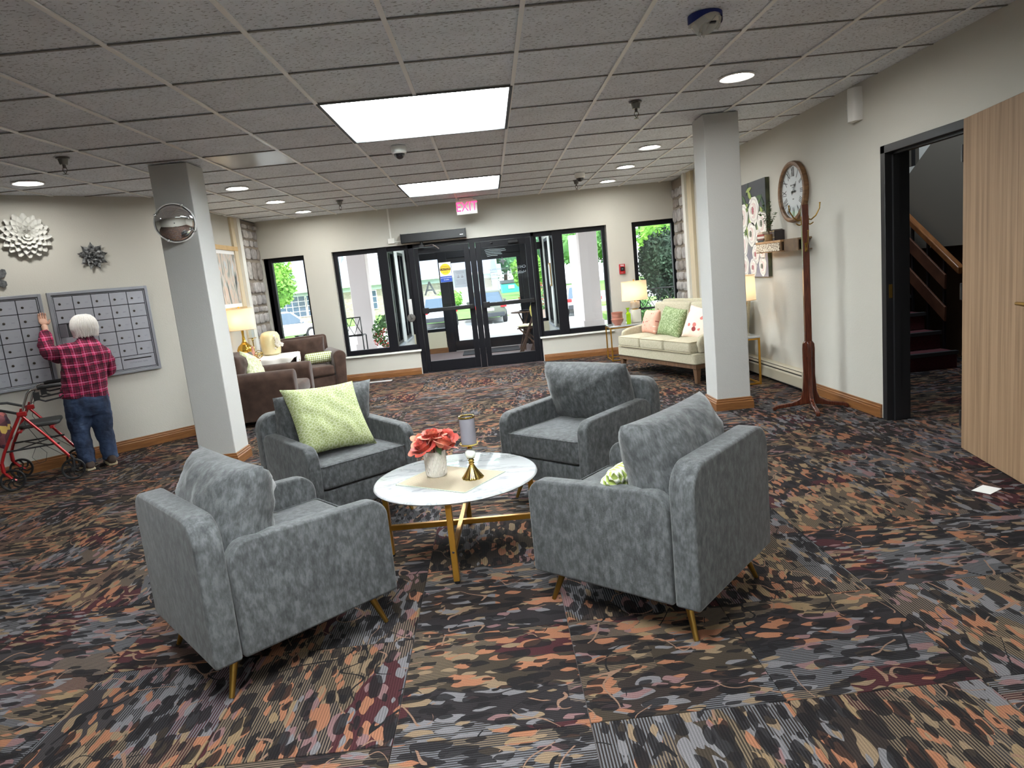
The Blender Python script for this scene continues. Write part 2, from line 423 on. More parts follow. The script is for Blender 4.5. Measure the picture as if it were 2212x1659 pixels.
# ceiling: slab, tiles lying on tees
ceiling = struct(M().box(-7.2, XR+.14, -5.2, 10.6, CH+.11, CH+.2).build('ceiling', mat('ceiling_void', S(90,88,86), .9)))
tm = M().box(-.297, .297, -.297, .297, 0, .014).mesh('ceiling_tile'); tm.materials.append(TILE)
cx0, cy0 = -.9487, 3.183
LIGHT_CELLS = set()
for (i, j) in ((0, 2), (0, 8), (0, -4), (0, -10)):
    for a in (0, 1):
        for b in (0, 1): LIGHT_CELLS.add((i+a, j+b))
rest = M(); cnt = 0
GLOSSY = mat('glossy_ceiling_panel', S(190,188,182), .16, bump=.12, bscale=30, bstretch=(1,8,1))
for i in range(-10, 7):
    for j in range(-14, 12):
        if (i, j) in LIGHT_CELLS: continue
        x = cx0+G*(i+.5); y = cy0+G*(j+.5)
        if x-y < -10.65-.42 and 4 < y < 7.5: continue
        if x < XL-.25 and y > 7.6: continue
        hx = min(.297, XR-x); hy = min(.297, YB-y)
        if hx < 0 or hy < 0: hx = max(hx, -.29); hy = max(hy, -.29)
        a = abs(atan2(x, y)) if y > .2 else 9
        if (i, j) == (-2, 4):
            o = M().box(-.297, .297, -.297, .297, 0, .014).build('ceiling_tile', GLOSSY, ceiling, loc=(x, y, CH+.002), label='shiny ceiling tile reflecting the light'); continue
        if hx < .297 or hy < .297:
            x1 = x+hx; y1 = y+hy
            if x1-(x-.297) < .02 or y1-(y-.297) < .02: continue
            M().box(-.297, hx, -.297, hy, 0, .014).build('ceiling_tile', TILE, ceiling, loc=(x, y, CH+.002)); cnt += 1; continue
        if a < radians(44) and y > 2.2 and cnt < 290:
            o = bpy.data.objects.new('ceiling_tile', tm); col.objects.link(o); o.location = (x, y, CH+.002+random.uniform(0, .003)); o.parent = ceiling
            o.rotation_euler = (random.uniform(-.002, .002), random.uniform(-.002, .002), random.choice((0, pi))); cnt += 1
        else: rest.box(x-.297, x+.297, y-.297, y+.297, CH+.002, CH+.016)
rest.build('ceiling_tile_field', TILE, ceiling, kind='stuff')
for i in range(-10, 8):          # runners towards the doors
    x = cx0+G*i
    if x > XR: continue
    y1 = YB if x > XL else min(7.0, x+10.65)
    segs = [(-5, y1)]
    if i == 1:
        segs = [(-5, cy0-10*G), (cy0-8*G, cy0-4*G), (cy0-2*G, cy0+2*G), (cy0+4*G, cy0+8*G), (cy0+10*G, y1)]
    for a, b in segs:
        if b > a: M().box(x-.0115, x+.0115, a, b, CH-.006, CH+.001).build('ceiling_runner', TEE, ceiling)
for j in range(-13, 12):
    y = cy0+G*j; x0 = max(-6.5, y-10.65) if y < 7.2 else XL
    if j in (3, 9): segs = [(x0, cx0), (cx0+2*G, XR)]
    else: segs = [(x0, XR)]
    for a, b in segs:
        if b > a and y < YB: M().box(a, b, y-.007, y+.007, CH-.003, CH+.001).build('cross_tee', TEED, ceiling)

# walls
T = .2
wb = M()
H2 = 1.985
wb.box(-3.7, 3.2, YB, YB+T, H2, CH+.11)
for (a, b) in ((-3.7, -3.37), (-2.74, -2.32), (1.86, 2.25), (2.93, 3.2)): wb.box(a, b, YB, YB+T, 0, H2)
for (a, b) in ((-3.37, -2.74), (-2.32, -1.17), (.735, 1.86), (2.25, 2.93)): wb.box(a, b, YB, YB+T, 0, .385)
struct(wb.build('wall_back', WALL))
wr = M()
wr.box(XR, XR+.14, -5, 4.06, 0, CH+.1); wr.box(XR, XR+.14, 4.92, 10.4, 0, CH+.1); wr.box(XR, XR+.14, 4.06, 4.92, 1.99, CH+.1)
struct(wr.build('wall_right', WALL))
# diagonal wall with the letter boxes: y = x + 10.65
DW = Matrix.Translation((-4.65, 6.0, 0)) @ Matrix.Rotation(pi/4, 4, 'Z')   # local x along the wall, local -y into the room
struct(M().box(-2.62, 1.98, 0, .15, 0, CH+.1, DW).build('wall_diagonal', WALL))
struct(M().box(XL-.15, XL, 7.35, 10.4, 0, CH+.1).build('wall_left', WALL))
struct(M().box(-6.65, -6.5, -5, 4.3, 0, CH+.1).build('wall_far_left', WALL))
struct(M().box(-6.65, XR+.14, -5.15, -5, 0, CH+.1).build('wall_behind', WALL))
# baseboards
def board(name, pts, h=.105, t=.017, T=None, parent=None):
    """run of moulded baseboard along a list of xy points, body on the left side of travel"""
    m = M()
    prof = [(0, 0), (t, 0), (t, h*.62), (t*.75, h*.68), (t*.8, h*.78), (t*.45, h*.86), (t*.45, h*.95), (t*.2, h), (0, h)]
    k = len(pts); rings = []
    for i, p in enumerate(pts):
        p = Vector(p).to_2d() if len(p) > 2 else Vector(p)
        def nrm(a, b): d = (Vector(b)-Vector(a)).normalized(); return Vector((-d.y, d.x))
        ns = []
        if i > 0: ns.append(nrm(pts[i-1], pts[i]))
        if i < k-1: ns.append(nrm(pts[i], pts[i+1]))
        n = sum(ns, Vector((0, 0))); n.normalize(); s = 1/max(.3, n.dot(ns[0]))
        rings.append([Vector((p.x+n.x*s*a, p.y+n.y*s*a, z)) for a, z in prof])
    m.loft(rings)
    return m.build(name, OAK, parent, smooth=True, angle=30)
struct(board('baseboard_right', [(XR, 5.0), (XR, 6.15)][::1]))
struct(board('baseboard_diagonal', [(-3.25, 7.40), (-6.5, 4.15)], h=.115))
struct(board('baseboard_back_left', [(-1.18, YB), (-3.3, YB)]))
struct(board('baseboard_back_right', [(2.9, YB), (.745, YB)]))
struct(board('baseboard_right_near', [(XR, -4.9), (XR, 4.0)]))
# pilaster strips and rough stone ends beside the back wall
def strip(name, a, m_, **k): return struct(M().box(*a).build(name, m_, **k))
strip('trim_left_white', (XL, XL+.075, 9.62, 9.74, 0, CH), WALLW); strip('trim_left_beige', (XL, XL+.03, 9.5, 9.62, 0, CH), BEIGE)
strip('trim_right_white', (XR-.075, XR, 9.62, 9.74, 0, CH), WALLW); strip('trim_right_beige', (XR-.04, XR, 9.42, 9.62, 0, CH), BEIGE)
STONE = [mat('stone_grey_%d' % i, S(*c), .9, c2=S(*[x*.8 for x in c]), vscale=14, bump=.9, bscale=40) for i, c in enumerate(((188,184,182), (172,168,166), (200,196,192), (160,152,146)))]
MORTAR = mat('stone_mortar', S(142,132,120), .95, bump=.8, bscale=60)
def stone_pillar(sgn, xw):
    x_in = xw+sgn*.05
    p = struct(M().box(min(xw, x_in), max(xw, x_in), 9.74, YB-.002, 0, CH-.02).build('wall_stone_'+('left' if sgn > 0 else 'right'), MORTAR))
    rnd = random.Random(3+sgn); z = .02
    while z < CH-.12:
        h = rnd.uniform(.1, .3); y = 9.76
        while y < YB-.06:
            wd = min(rnd.uniform(.12, .3), YB-.02-y)
            if wd < .06: break
            d = rnd.uniform(.015, .035); hh = min(h, CH-.05-z)-.02
            n = 11; P = []
            for q in range(n):
                a = 2*pi*q/n+.2; sg_ = lambda t_: (1 if t_ > 0 else -1)*abs(t_)**.55
                P.append((y+wd/2+sg_(cos(a))*.5*wd*rnd.uniform(.86, 1), z+hh/2+sg_(sin(a))*.5*hh*rnd.uniform(.86, 1)))
            rings = [[Vector((x_in-sgn*.01, a, b)) for a, b in P], [Vector((x_in+sgn*d*.75, a, b)) for a, b in P],
                     [Vector((x_in+sgn*d, y+wd/2+(a-y-wd/2)*.88, z+hh/2+(b-z-hh/2)*.88)) for a, b in P]]
            if sgn < 0: rings = [r[::-1] for r in rings]
            rings = [r[::-1] for r in rings]
            M().loft(rings).build('stone', rnd.choice(STONE), p, smooth=True, angle=50)
            y += wd+.012
        z += h
    return p
stone_pillar(1, XL+.005); stone_pillar(-1, XR+.02)

# columns
def column(x0, x1, y0, y1, name, label):
    t = thing(name, label, 'column', ((x0+x1)/2, (y0+y1)/2, 0)); t['kind'] = 'structure'
    hx, hy = (x1-x0)/2, (y1-y0)/2
    M().box(-hx, hx, -hy, hy, 0, CH-.004).build('shaft', WALLB, t, bevel=.006)
    board('baseboard', [(hx, hy), (hx, -hy), (-hx, -hy), (-hx, hy), (hx, hy)], h=.105, t=.02, parent=t)
    return t
column(-2.635, -2.325, 5.705, 6.015, 'column', 'square white column beside the letter boxes carrying a round mirror')
column(1.915, 2.215, 5.81, 6.11, 'column', 'square white column in front of the beige loveseat')
# ---------------------------------------------------------------- windows and entrance doors
def frame_bars(m, x0, x1, z0, z1, w, y0, y1, left=True, right=True, top=True, bottom=True, wt=None, wbm=None):
    wt = wt or w; wbm = wbm or w
    if left: m.box(x0, x0+w, y0, y1, z0, z1)
    if right: m.box(x1-w, x1, y0, y1, z0, z1)
    if top: m.box(x0, x1, y0+.001, y1-.001, z1-wt, z1)
    if bottom: m.box(x0, x1, y0+.001, y1-.001, z0, z0+wbm)
def window(name, x0, x1, z0, z1, mull=None, label='', sill=True, w=.06, lw=None):
    t = struct(bpy.data.objects.new(name, None)); col.objects.link(t); t.location = (0, 0, 0)
    m = M(); frame_bars(m, x0, x1, z0, z1, w, YB+.07, YB+.15, wt=.07, wbm=.075)
    if lw: m.box(x0, x0+lw, YB+.07, YB+.15, z0, z1)
    if mull: m.box(mull[0], mull[1], YB+.05, YB+.17, z0, z1)
    m.build('frame', BLACKM, t, bevel=.003)
    panes = [(x0, x1)] if not mull else [(x0, mull[0]), (mull[1], x1)]
    for a, b in panes: M().box(a+.01, b-.01, YB+.107, YB+.113, z0+.01, z1-.01).build('pane', GLASS, t)
    if sill: M().box(x0-.03, x1+.02, YB-.035, YB+.07, z0-.028, z0).build('sill', WALLW, t, bevel=.006)
    return t
window('window_1', -3.36, -2.72, .385, H2, sill=False, lw=.11)
window('window_2', -2.31, -1.17, .385, H2, (-1.64, -1.50), w=.05)
window('window_3', .735, 1.845, .385, H2, (1.03, 1.185), w=.05)
window('window_4', 2.25, 2.95, .385, H2, sill=False, w=.075)

FL = YB+.09; dy0, dy1 = YB+.03, YB+.13
ent = struct(bpy.data.objects.new('door_1', None)); col.objects.link(ent)
m = M(); m.box(-1.175, -1.095, dy0, dy1+.02, 0, H2); m.box(.70, .745, dy0, dy1+.02, 0, H2); m.box(-1.175, .745, dy0, dy1+.02, 1.925, H2)
m.box(-.245, -.155, dy0, dy1, 0, 1.93); m.box(-1.1, .7, dy0, dy1, 0, .012)
m.build('door_frame', BLACKM, ent, bevel=.003)
def door_leaf(x0, x1, gl, gr, hinge_left):
    m = M(); y0, y1 = dy0+.02, dy0+.065
    m.box(x0, gl, y0, y1, .012, 1.92); m.box(gr, x1, y0, y1, .012, 1.92); m.box(gl, gr, y0+.001, y1-.001, 1.83, 1.92); m.box(gl, gr, y0+.001, y1-.001, .012, .175)
    o = m.build('door_leaf', BLACKM, ent, bevel=.003)
    M().box(gl-.01, gr+.01, y0+.02, y0+.026, .165, 1.84).build('pane', GLASS, o)
    b = M(); b.box(x0+.03, x1-.02, y0-.075, y0-.03, .935, .995); b.box(x0+.03, x0+.13, y0-.08, y0, .92, 1.01); b.box(x1-.08, x1-.02, y0-.08, y0, .925, 1.0)
    b.build('push_bar', BLACK, o, bevel=.008)
    return o, y0
LD, ly = door_leaf(-1.09, -.25, -1.03, -.335, True)
RD, ry = door_leaf(-.15, .695, -.07, .61, False)
# bright hairline gaps are real gaps beside the centre post; threshold weatherstrip
m = M().box(.08, .12, dy0-.02, dy0+.01, 1.88, 1.9).box(.35, .5, dy0-.05, dy0+.02, 1.86, 1.90)
m.build('door_closer', BLACK, RD, bevel=.004)

# stickers and signs on the glass
YEL = mat('sticker_yellow', S(232,190,40), .5); BLUE = mat('sticker_blue', S(28,70,160), .5); STK = mat('sticker_white', S(225,225,222), .5)
PAPERB = mat('paper_back', S(176,176,178), .8); GREYINK = mat('grey_ink', S(120,112,112), .8); DGREY = mat('vinyl_grey', S(120,124,124), .7)
sg = thing('caution_sticker', 'yellow round caution sticker over a blue strip on the left glass door', 'sticker', (-.645, ly+.012, 1.52))
M().box(-.09, .09, 0, .002, -.15, .15).build('backing', STK, sg)
m = M(); m.prism([(.082*cos(a*pi/18), .045+.085*sin(a*pi/18)) for a in range(36)], -.002, 0, 'xz'); m.build('disc', YEL, sg)
M().box(-.083, .083, -.004, -.002, .028, .062).build('black_band', INK, sg)
M().box(-.088, .088, -.002, 0, -.148, -.06).build('blue_strip', BLUE, sg)
text('lettering', 'AUTOMATIC', .026, INK, sg, (0, -.004, .085)); text('lettering', 'CAUTION', .034, YEL, sg, (0, -.006, .045)); text('lettering', 'DOOR', .026, INK, sg, (0, -.004, .0))
text('lettering', 'ACTIVATE SWITCH', .019, STK, sg, (0, -.004, -.085)); text('lettering', 'TO OPEN', .019, STK, sg, (0, -.004, -.115))
ns = thing('paper_notice', 'grey back of a paper notice taped to the left glass door', 'notice', (-.43, ly+.034, 1.40))
M().box(-.10, .10, 0, .002, -.135, .135).build('sheet', PAPERB, ns)
for q in range(7): M().box(-.075+.01*(q % 3), .075-.012*(q % 2), -.001, 0, .11-.014*q if q < 3 else -.02-.02*(q-3), .113-.014*q if q < 3 else -.017-.02*(q-3)).build('print_line', GREYINK, ns)
for sx in (-.03, .03):
    m = M(); m.prism([(sx-.022, .03), (sx+.022, .03), (sx+.012, .018), (sx-.012, .018)], -.001, 0, 'xz'); m.prism([(sx-.005, .035), (sx+.005, .035), (sx, .07)], -.001, 0, 'xz'); m.build('printed_mark', GREYINK, ns)
ap = thing('letter_sign', 'large grey vinyl letter A on the left glass door', 'letter', (-.915, ly+.03, 1.29))
text('lettering', 'A', .30, DGREY, ap, (0, 0, 0), ext=.001, sx=.95)
ap = thing('letter_sign', 'black vinyl letter A at the right edge of the right glass door', 'letter', (.585, ry+.03, 1.345))
text('lettering', 'A', .17, INK, ap, (0, 0, 0), ext=.001, sx=-.55)
VG = mat('vinyl_frost', S(168,172,174), .7); VW = mat('vinyl_white', S(235,238,238), .6)
lg = thing('window_lettering', 'mirror-reversed window lettering with a small star on the right glass door', 'lettering', (.24, ry+.03, 1.42))
for (line, size, z_) in (('CHI Living Communities', .060, .07), ('Hello humankindness', .066, -.01)):
    x_ = .35
    for w_ in line.split():
        o_ = text('lettering', w_, size, VG, lg, (0, 0, z_), align='LEFT', sx=-1); wd_ = max(v.co.x for v in o_.data.vertices)-min(v.co.x for v in o_.data.vertices)
        o_.location.x = x_; x_ -= wd_+size*.3
text('lettering', 'Hello humankindness', .03, DGREY, lg, (-.1, 0, -.07), sx=-1)
m = M(); m.prism([(0, .25), (.02, .2), (.07, .185), (.025, .165), (.01, .11), (-.015, .16), (-.06, .175), (-.02, .2)], -.001, .001, 'xz'); m.build('star', DGREY, lg)

# door operator, conduit, push plates
op = thing('door_operator', 'long black automatic door operator box above the left glass door', 'operator', (-.75, YB, 2.075))
M().box(-.485, .475, -.13, -.005, -.07, .06).build('housing', BLACK, op, bevel=.006)
M().box(-.495, -.485, -.135, -.003, -.075, .065).build('end_cap', BLACK, op); M().box(.475, .485, -.135, -.003, -.075, .065).build('end_cap', BLACK, op)
M().box(.39, .44, -.1315, -.13, -.028, -.018).build('name_plate', VW, op)
M().cyl((-.20, -.06, -.07), (-.20, -.06, -.14), .022, 12).box(-.235, -.165, -.09, -.03, -.15, -.12).build('spindle', BLACK, op)
M().tube([(-.2, -.06, -.14), (-.03, -.12, -.13)], .010, 8).tube([(-.03, -.12, -.13), (.05, -.03, -.19)], .012, 8).build('arm', CHROME, op)
cd = thing('conduit', 'white surface conduit and junction box beside the door operator', 'conduit', (-1.40, YB, 2.06))
M().box(-.012, .012, -.02, -.002, .03, CH-2.06).build('raceway', WALLW, cd); M().box(-.05, .05, -.035, -.002, -.04, .04).build('junction_box', WALLW, cd, bevel=.004); M().box(.05, .165, -.015, -.002, -.025, -.008).build('raceway', WALLW, cd)
STEEL = mat('brushed_steel', S(150,148,146), .3, metal=.9)
def push_plate(x, y, z, label, face=-1):
    t = thing('push_plate', label, 'button', (x, y, z))
    M().lathe([(.062, 0), (.062, .018), (.056, .024), (0.001, .026)], 28, T=Matrix.Rotation(pi/2, 4, 'X')).build('plate', STEEL, t, smooth=True)
    m = M(); m.tube([(.012*cos(a)-.002, -.028, .012*sin(a)-.012) for a in [x_*.5-2.6 for x_ in range(10)]], .0022, 5); m.tube([(-.006, -.028, .028), (-.004, -.028, .0), (.012, -.028, -.002), (.018, -.028, -.02)], .0025, 5); m.sphere((-.006, -.028, .034), .005, 8, 6)
    m.build('wheelchair_mark', BLACK, t)
    M().box(-.02, .02, .0, .06, -.04, .04).build('stem', WALLW, t)
    return t
push_plate(-1.235, YB-.06, .885, 'round steel wheelchair push plate left of the glass doors')
tag(M().box(-1.262, -1.205, YB-.028, YB-.002, .86, 1.17).build('switch_box', mat('box_grey', S(185,185,184), .5), bevel=.004), 'narrow grey vertical box above the push plate', 'box')

# exit sign
ex = thing('exit_sign', 'white exit sign with glowing pink-red letters hanging above the doors', 'sign', (-.205, 9.95, 2.40))
M().box(-.15, .15, -.025, .025, -.10, .10).build('housing', WHITEP, ex, bevel=.006)
M().box(-.10, .10, -.05, .05, .10, .125).build('canopy', WHITEP, ex, bevel=.004)
RED = emis('exit_red_glow', (1.0, .03, .11), 2.2)
text('lettering', 'EXIT', .185, RED, ex, (0, -.0265, 0), ext=.0008, sx=.82)
# fire pull station
fp = thing('fire_alarm_pull', 'small red fire alarm pull station on the back wall', 'alarm', (2.055, YB, 1.30))
FR = mat('fire_red', S(170,30,38), .35)
M().box(-.045, .045, -.035, -.002, -.075, .075).build('body', FR, fp, bevel=.006)
M().box(-.032, .032, -.048, -.035, -.03, .03).build('handle', BLACK, fp, bevel=.004)
text('lettering', 'FIRE', .035, VW, fp, (0, -.0365, .052), sx=.9); text('lettering', 'PULL', .012, VW, fp, (0, -.0485, .0)); text('lettering', 'ALARM', .012, VW, fp, (-.01, -.0365, -.055))

# ---------------------------------------------------------------- ceiling fittings
EP = emis('panel_glow', (.935, .985, 1.0), PANEL_E)
def panel_light(i, j, label, e=EP):
    x = cx0+G*i+G; y = cy0+G*j+G
    t = thing('panel_light', label, 'light', (x, y, CH), 0, 'square ceiling light panels')
    h = G-.012; m = M()
    for a in (0, 1, 2, 3):
        T_ = Matrix.Rotation(a*pi/2, 4, 'Z'); m.add([(-h, -h, -.004), (h, -h, -.004), (h-.05, -h+.05, .075), (-h+.05, -h+.05, .075)], [(0, 1, 2, 3)], T_); m.add([(-h, -h, -.004), (h, -h, -.004), (h, -h, .09), (-h, -h, .09)], [(3, 2, 1, 0)], T_)
    m.build('rim', mat('panel_rim', S(225,235,232), .4), t)
    M().box(-h+.04, h-.04, -h+.04, h-.04, .072, .08).build('diffuser', e, t)
    for q in range(9):
        yy = -h+.16+q*(2*h-.32)/8; M().box(-h+.05, h-.05, yy-.012, yy+.012, .066, .0715).build('louvre', e if q < 0 else mat('louvre_white', S(240,248,246), .5, emit=(.85,.97,.95), es=.55), t)
    m = M()
    for a in range(4): m.box(-h-.01, h+.01, -h-.014, -h+.008, -.008, .0, Matrix.Rotation(a*pi/2, 4, 'Z'))
    m.build('frame', mat('panel_frame', S(60,62,62), .5), t)
    return t
panel_light(0, 2, 'larger looking square light panel nearer the camera above the table')
panel_light(0, 8, 'square light panel farther back in front of the exit sign')
panel_light(0, -4, 'unseen square light panel added as fill behind the camera')  # unseen panels put in to light the chair sides facing the camera
panel_light(0, -10, 'unseen square light panel added as fill at the far end behind the camera')
ED = emis('downlight_glow', (1.0, .98, .93), DOWN_E)
def downlight(x, y, label):
    t = thing('recessed_downlight', label, 'light', (x, y, CH), 0, 'round recessed downlights')
    M().lathe([(.085, .0), (.115, -.001), (.12, -.006), (.112, -.012), (.085, -.006), (.078, .0)], 32, cap=False).build('trim_ring', WHITEP, t, smooth=True)
    M().lathe([(.001, -.003), (.083, -.003)], 32, cap=False).build('lens', ED, t)
    M().lathe([(.1, .0), (.1, .05)], 16, cap=True).build('housing', WHITEP, t)
for (x, y, l) in ((-3.74, 5.93, 'round downlight above the letter boxes'), (-2.47, 7.21, 'round downlight nearest the left column on its right'),
                  (-2.47, 8.46, 'middle round downlight of the left row behind the column'), (-2.47, 9.70, 'farthest round downlight of the left row near the window'),
                  (1.80, 4.72, 'large round downlight in front of the right column'), (1.80, 7.18, 'round downlight on the right row behind the column, nearest of three'),
                  (1.80, 8.42, 'middle round downlight of the three behind the right column'), (1.80, 9.66, 'farthest round downlight of the right row near the back wall'),
                  (1.80, .6, 'round downlight behind the camera on the right'), (-3.74, 1.6, 'round downlight behind the camera on the left'), (1.8, -3, 'round downlight far behind the camera')):
    downlight(x, y, l)
SPR = mat('sprinkler_steel', S(110,108,104), .3, metal=.9)
def sprinkler(x, y, label):
    t = thing('fire_sprinkler', label, 'sprinkler', (x, y, CH), 0, 'ceiling fire sprinklers')
    M().lathe([(.045, 0), (.045, -.008), (.034, -.012), (.026, -.05), (.022, -.05)], 20).build('escutcheon', SPR, t, smooth=True)
    M().cyl((0, 0, -.05), (0, 0, -.075), .011, 10).tube([(-.011, 0, -.07), (-.016, 0, -.09), (0, 0, -.115)], .003, 6).tube([(.011, 0, -.07), (.016, 0, -.09), (0, 0, -.115)], .003, 6).build('nozzle', SPR, t)
    M().lathe([(.001, -.115), (.018, -.117), (.016, -.12), (.001, -.121)], 12).build('deflector', SPR, t)
sprinkler(-2.98, 5.17, 'steel fire sprinkler above the woman, left of the column'); sprinkler(1.21, 5.16, 'steel fire sprinkler right of the near light panel')
sprinkler(-1.80, 8.95, 'small steel fire sprinkler at the far left of the ceiling'); sprinkler(1.30, 9.25, 'small steel fire sprinkler just behind the far dome camera')
DOME = mat('dome_smoke', S(20,20,26), .05, coat=1.)
def dome(x, y, label):
    t = thing('dome_camera', label, 'camera', (x, y, CH))
    M().lathe([(.062, 0), (.066, -.02), (.064, -.05), (.052, -.062)], 28).build('housing', WHITEP, t, smooth=True)
    M().sphere((0, 0, -.058), .047, 24, 12).build('dome', DOME, t, smooth=True)
dome(-.64, 5.93, 'white dome security camera just behind the near light panel'); dome(1.26, 8.6, 'white dome security camera at the far right of the ceiling')
sm = thing('smoke_detector', 'smoke detector wrapped in blue tape and torn white plastic', 'detector', (1.19, 3.50, CH))
M().lathe([(.070, 0), (.078, -.03), (.07, -.05), (.03, -.055), (.001, -.055)], 30).build('body', mat('detector_cream', S(205,200,188), .5), sm, smooth=True)
m = M()
for q in range(25):
    a = 2*pi*q/24; b = .03+.014*sin(a*2+1)
    m.v += [(.083*cos(a), .083*sin(a), -.001), (.083*cos(a), .083*sin(a), -b)]
for q in range(24): m.f.append((2*q, 2*q+1, 2*q+3, 2*q+2))
m.build('blue_tape', mat('painters_tape', S(20,38,110), .55), sm, smooth=True)
rnd = random.Random(4); m = M()
def bagf(u, v):
    a = 2*pi*u; r = .078*(1-v)**.6+.004; return (r*cos(a)-.025*v**2, r*sin(a)+.0-.02*v, -.035-.055*v-.012*sin(a*3+5*v)-.01*sin(a*7))
m.grid(bagf, 26, 8); m.build('plastic_bag', mat('torn_plastic', S(215,218,215), .25, alpha=.55), sm, smooth=True)
M().box(-.0, .03, -.07, -.045, -.062, -.054).build('vent_slot', BLACK, sm)
# wall strobe
st = thing('wall_speaker', 'small white curved speaker high on the right wall', 'speaker', (XR, 5.28, 2.385))
m = M(); m.loft([[Vector((-d, y*(1-.1*abs(z)/.11), z)) for (d, y) in ((0, -.075), (.05, -.06), (.075, 0), (.05, .06), (0, .075))] for z in (-.12, -.1, 0, .1, .12)])
m.build('body', WHITEP, st, smooth=True, angle=60)
for q in range(3): M().cyl((-.074, .02, .02+.025*q-.05), (-.078, .02, .02+.025*q-.05), .004, 8).build('indicator', CHROME, st)
# ---------------------------------------------------------------- fabrics
def chenille(name, base, dark, light):
    k = NT(name, .85); v = k.tc.outputs['Object']
    k.b.inputs['Sheen Weight'].default_value = .25; k.b.inputs['Sheen Roughness'].default_value = .4; k.b.inputs['Specular IOR Level'].default_value = .2
    a = k.noise(k.mapping(v, (1.3, 1.3, .75)), 32, 7, dist=.3); b = k.noise(k.mapping(v, (1, 1, .35)), 160, 2); c_ = k.noise(v, 5, 2)
    mixv = k.math('ADD', k.math('MULTIPLY', a, .6), k.math('ADD', k.math('MULTIPLY', b, .28), k.math('MULTIPLY', c_, .12)))
    k.color(k.ramp(mixv, [(.38, dark), (.5, base), (.62, light)])); k.bump(k.noise(v, 260, 2), .35, .003)
    return k.m
GREYF = chenille('grey_chenille', S(75,77,78), S(59,61,62), S(92,95,96))
BROWNF = mat('brown_suede', S(84,66,58), .9, c2=S(62,48,42), vscale=7, sheen=.35, bump=.2, bscale=200, spec=.15)
LGOLD = mat('antique_gold_leg', S(150,118,58), .35, metal=.9)

def pillow_obj(name, m, parent=None, loc=(0,0,0), rot=(0,0,0), **k):
    o = pillow(**k).build(name, m, parent, smooth=True, angle=120, loc=loc, rot=rot)
    return o
def armchair(label, x, y, th, cx_=0, seed=1):
    t = thing('armchair', label, 'chair', (x, y, 0), th-pi/2, 'four grey armchairs around the marble table')
    W, D = .695, .731; a = .070; b = .145
    M().box(-W/2+a-.004, W/2-a+.004, -D/2+.06, D/2-.022, b, .282).build('base', GREYF, t, bevel=.014, bseg=3)
    for s in (-1, 1):
        x0, x1 = (W/2-a, W/2) if s > 0 else (-W/2, -W/2+a)
        P = rrect(-D/2+.092, D/2, b, .572, (.012, .012, .075, .085), 6)
        P = [(p[0], p[1]-(.03*(p[0]+D/2)/D if p[1] > .4 else 0)) for p in P]
        M().prism(P, x0, x1, 'yz').build('arm', GREYF, t, bevel=.026, bseg=4)
    P = rrect(-W/2, W/2, b, .675, (.012, .012, .10, .10), 7)
    M().prism(P, -D/2-.012, -D/2+.085, 'xz').build('back_rest', GREYF, t, bevel=.03, bseg=4)
    c = cushion(-W/2+a+.004, W/2-a-.004, -D/2+.10, D/2-.004, .288, .43, .022, .012).build('seat_cushion', GREYF, t, smooth=True, angle=60)
    pp = [Vector((p[0], p[1], .425)) for p in rrect(-W/2+a+.004, W/2-a-.004, -D/2+.10, D/2-.002, .02, 3)]
    M().tube(pp, .004, 5, closed=True).build('piping', GREYF, c)
    pillow_obj('back_cushion', GREYF, t, (cx_, -D/2+.215, .598), (radians(-15), 0, radians(0)), w=.66, h=.41, t=.27, seed=seed, wr=.009, pinch=.075, puff=.46)
    for sx in (-1, 1):
        for fy, ty in ((.322, .27), (-.327, -.275)):
            M().cyl((sx*.291, fy, 0), (sx*.25, ty, b+.01), .0095, 12, .017).build('leg', LGOLD, t, smooth=True)
    return t
armchair('grey armchair at the lower left, seen from behind and its side', -1.008, 2.644, .723, 0, 3)
armchair('grey armchair holding the large green patterned cushion', -1.052, 4.101, -.882, -.02, 5)
armchair('grey armchair behind the table on the right, facing the camera, with no throw cushion', .470, 4.055, -2.391, .02, 8)
armchair('grey armchair at the lower right, with a green cushion peeking over its arm', .570, 2.675, 2.404, 0, 11)

# throw cushions on the grey chairs
k = NT('green_lattice_cloth', .85); vv = k.voro(k.mapping(k.tc.outputs['Object'], (32, 0.1, 40)), 1.0, feature='F1', rnd=.35)
rr_ = k.math('SINE', k.math('MULTIPLY', vv.outputs['Distance'], 16)); k.color(k.mix(k.math('GREATER_THAN', rr_, .15), S(140,150,98), S(168,174,138))); k.bump(k.noise(k.tc.outputs['Object'], 150, 2), .3)
GREENP = k.m
# chair 2 forward direction
def world_of(x, y, th, lx, ly):
    f = (cos(th), sin(th)); r = (f[1], -f[0]); return (x+r[0]*lx+f[0]*ly, y+r[1]*lx+f[1]*ly)
px_, py_ = world_of(-1.052, 4.101, -.882, .05, .065)
gp = pillow(.47, .46, .16, seed=21, wr=.009, pinch=.13).build('throw_cushion', GREENP, None, smooth=True, angle=120, loc=(px_, py_, .64), rot=(0, 0, 0))
gp.rotation_euler = (Matrix.Rotation(-.882+pi/2, 3, 'Z') @ Matrix.Rotation(radians(-36), 3, 'X') @ Matrix.Rotation(radians(4), 3, 'Y')).to_euler()
tag(gp, 'large light green cushion with a pale pattern on the far left grey armchair', 'cushion')
k = NT('green_knit_cloth', .9); xo, yo, zo = k.sep(k.tc.outputs['Object'])[:3]
w1 = k.math('ADD', k.math('SINE', k.math('MULTIPLY', xo, 230)), k.math('SINE', k.math('MULTIPLY', zo, 230)))
k.color(k.mix(k.math('GREATER_THAN', w1, .0), S(150,168,84), S(232,234,212))); k.bump(w1, .6, .004)
KNIT = k.m
px_, py_ = world_of(.570, 2.675, 2.404, -.16, .02)
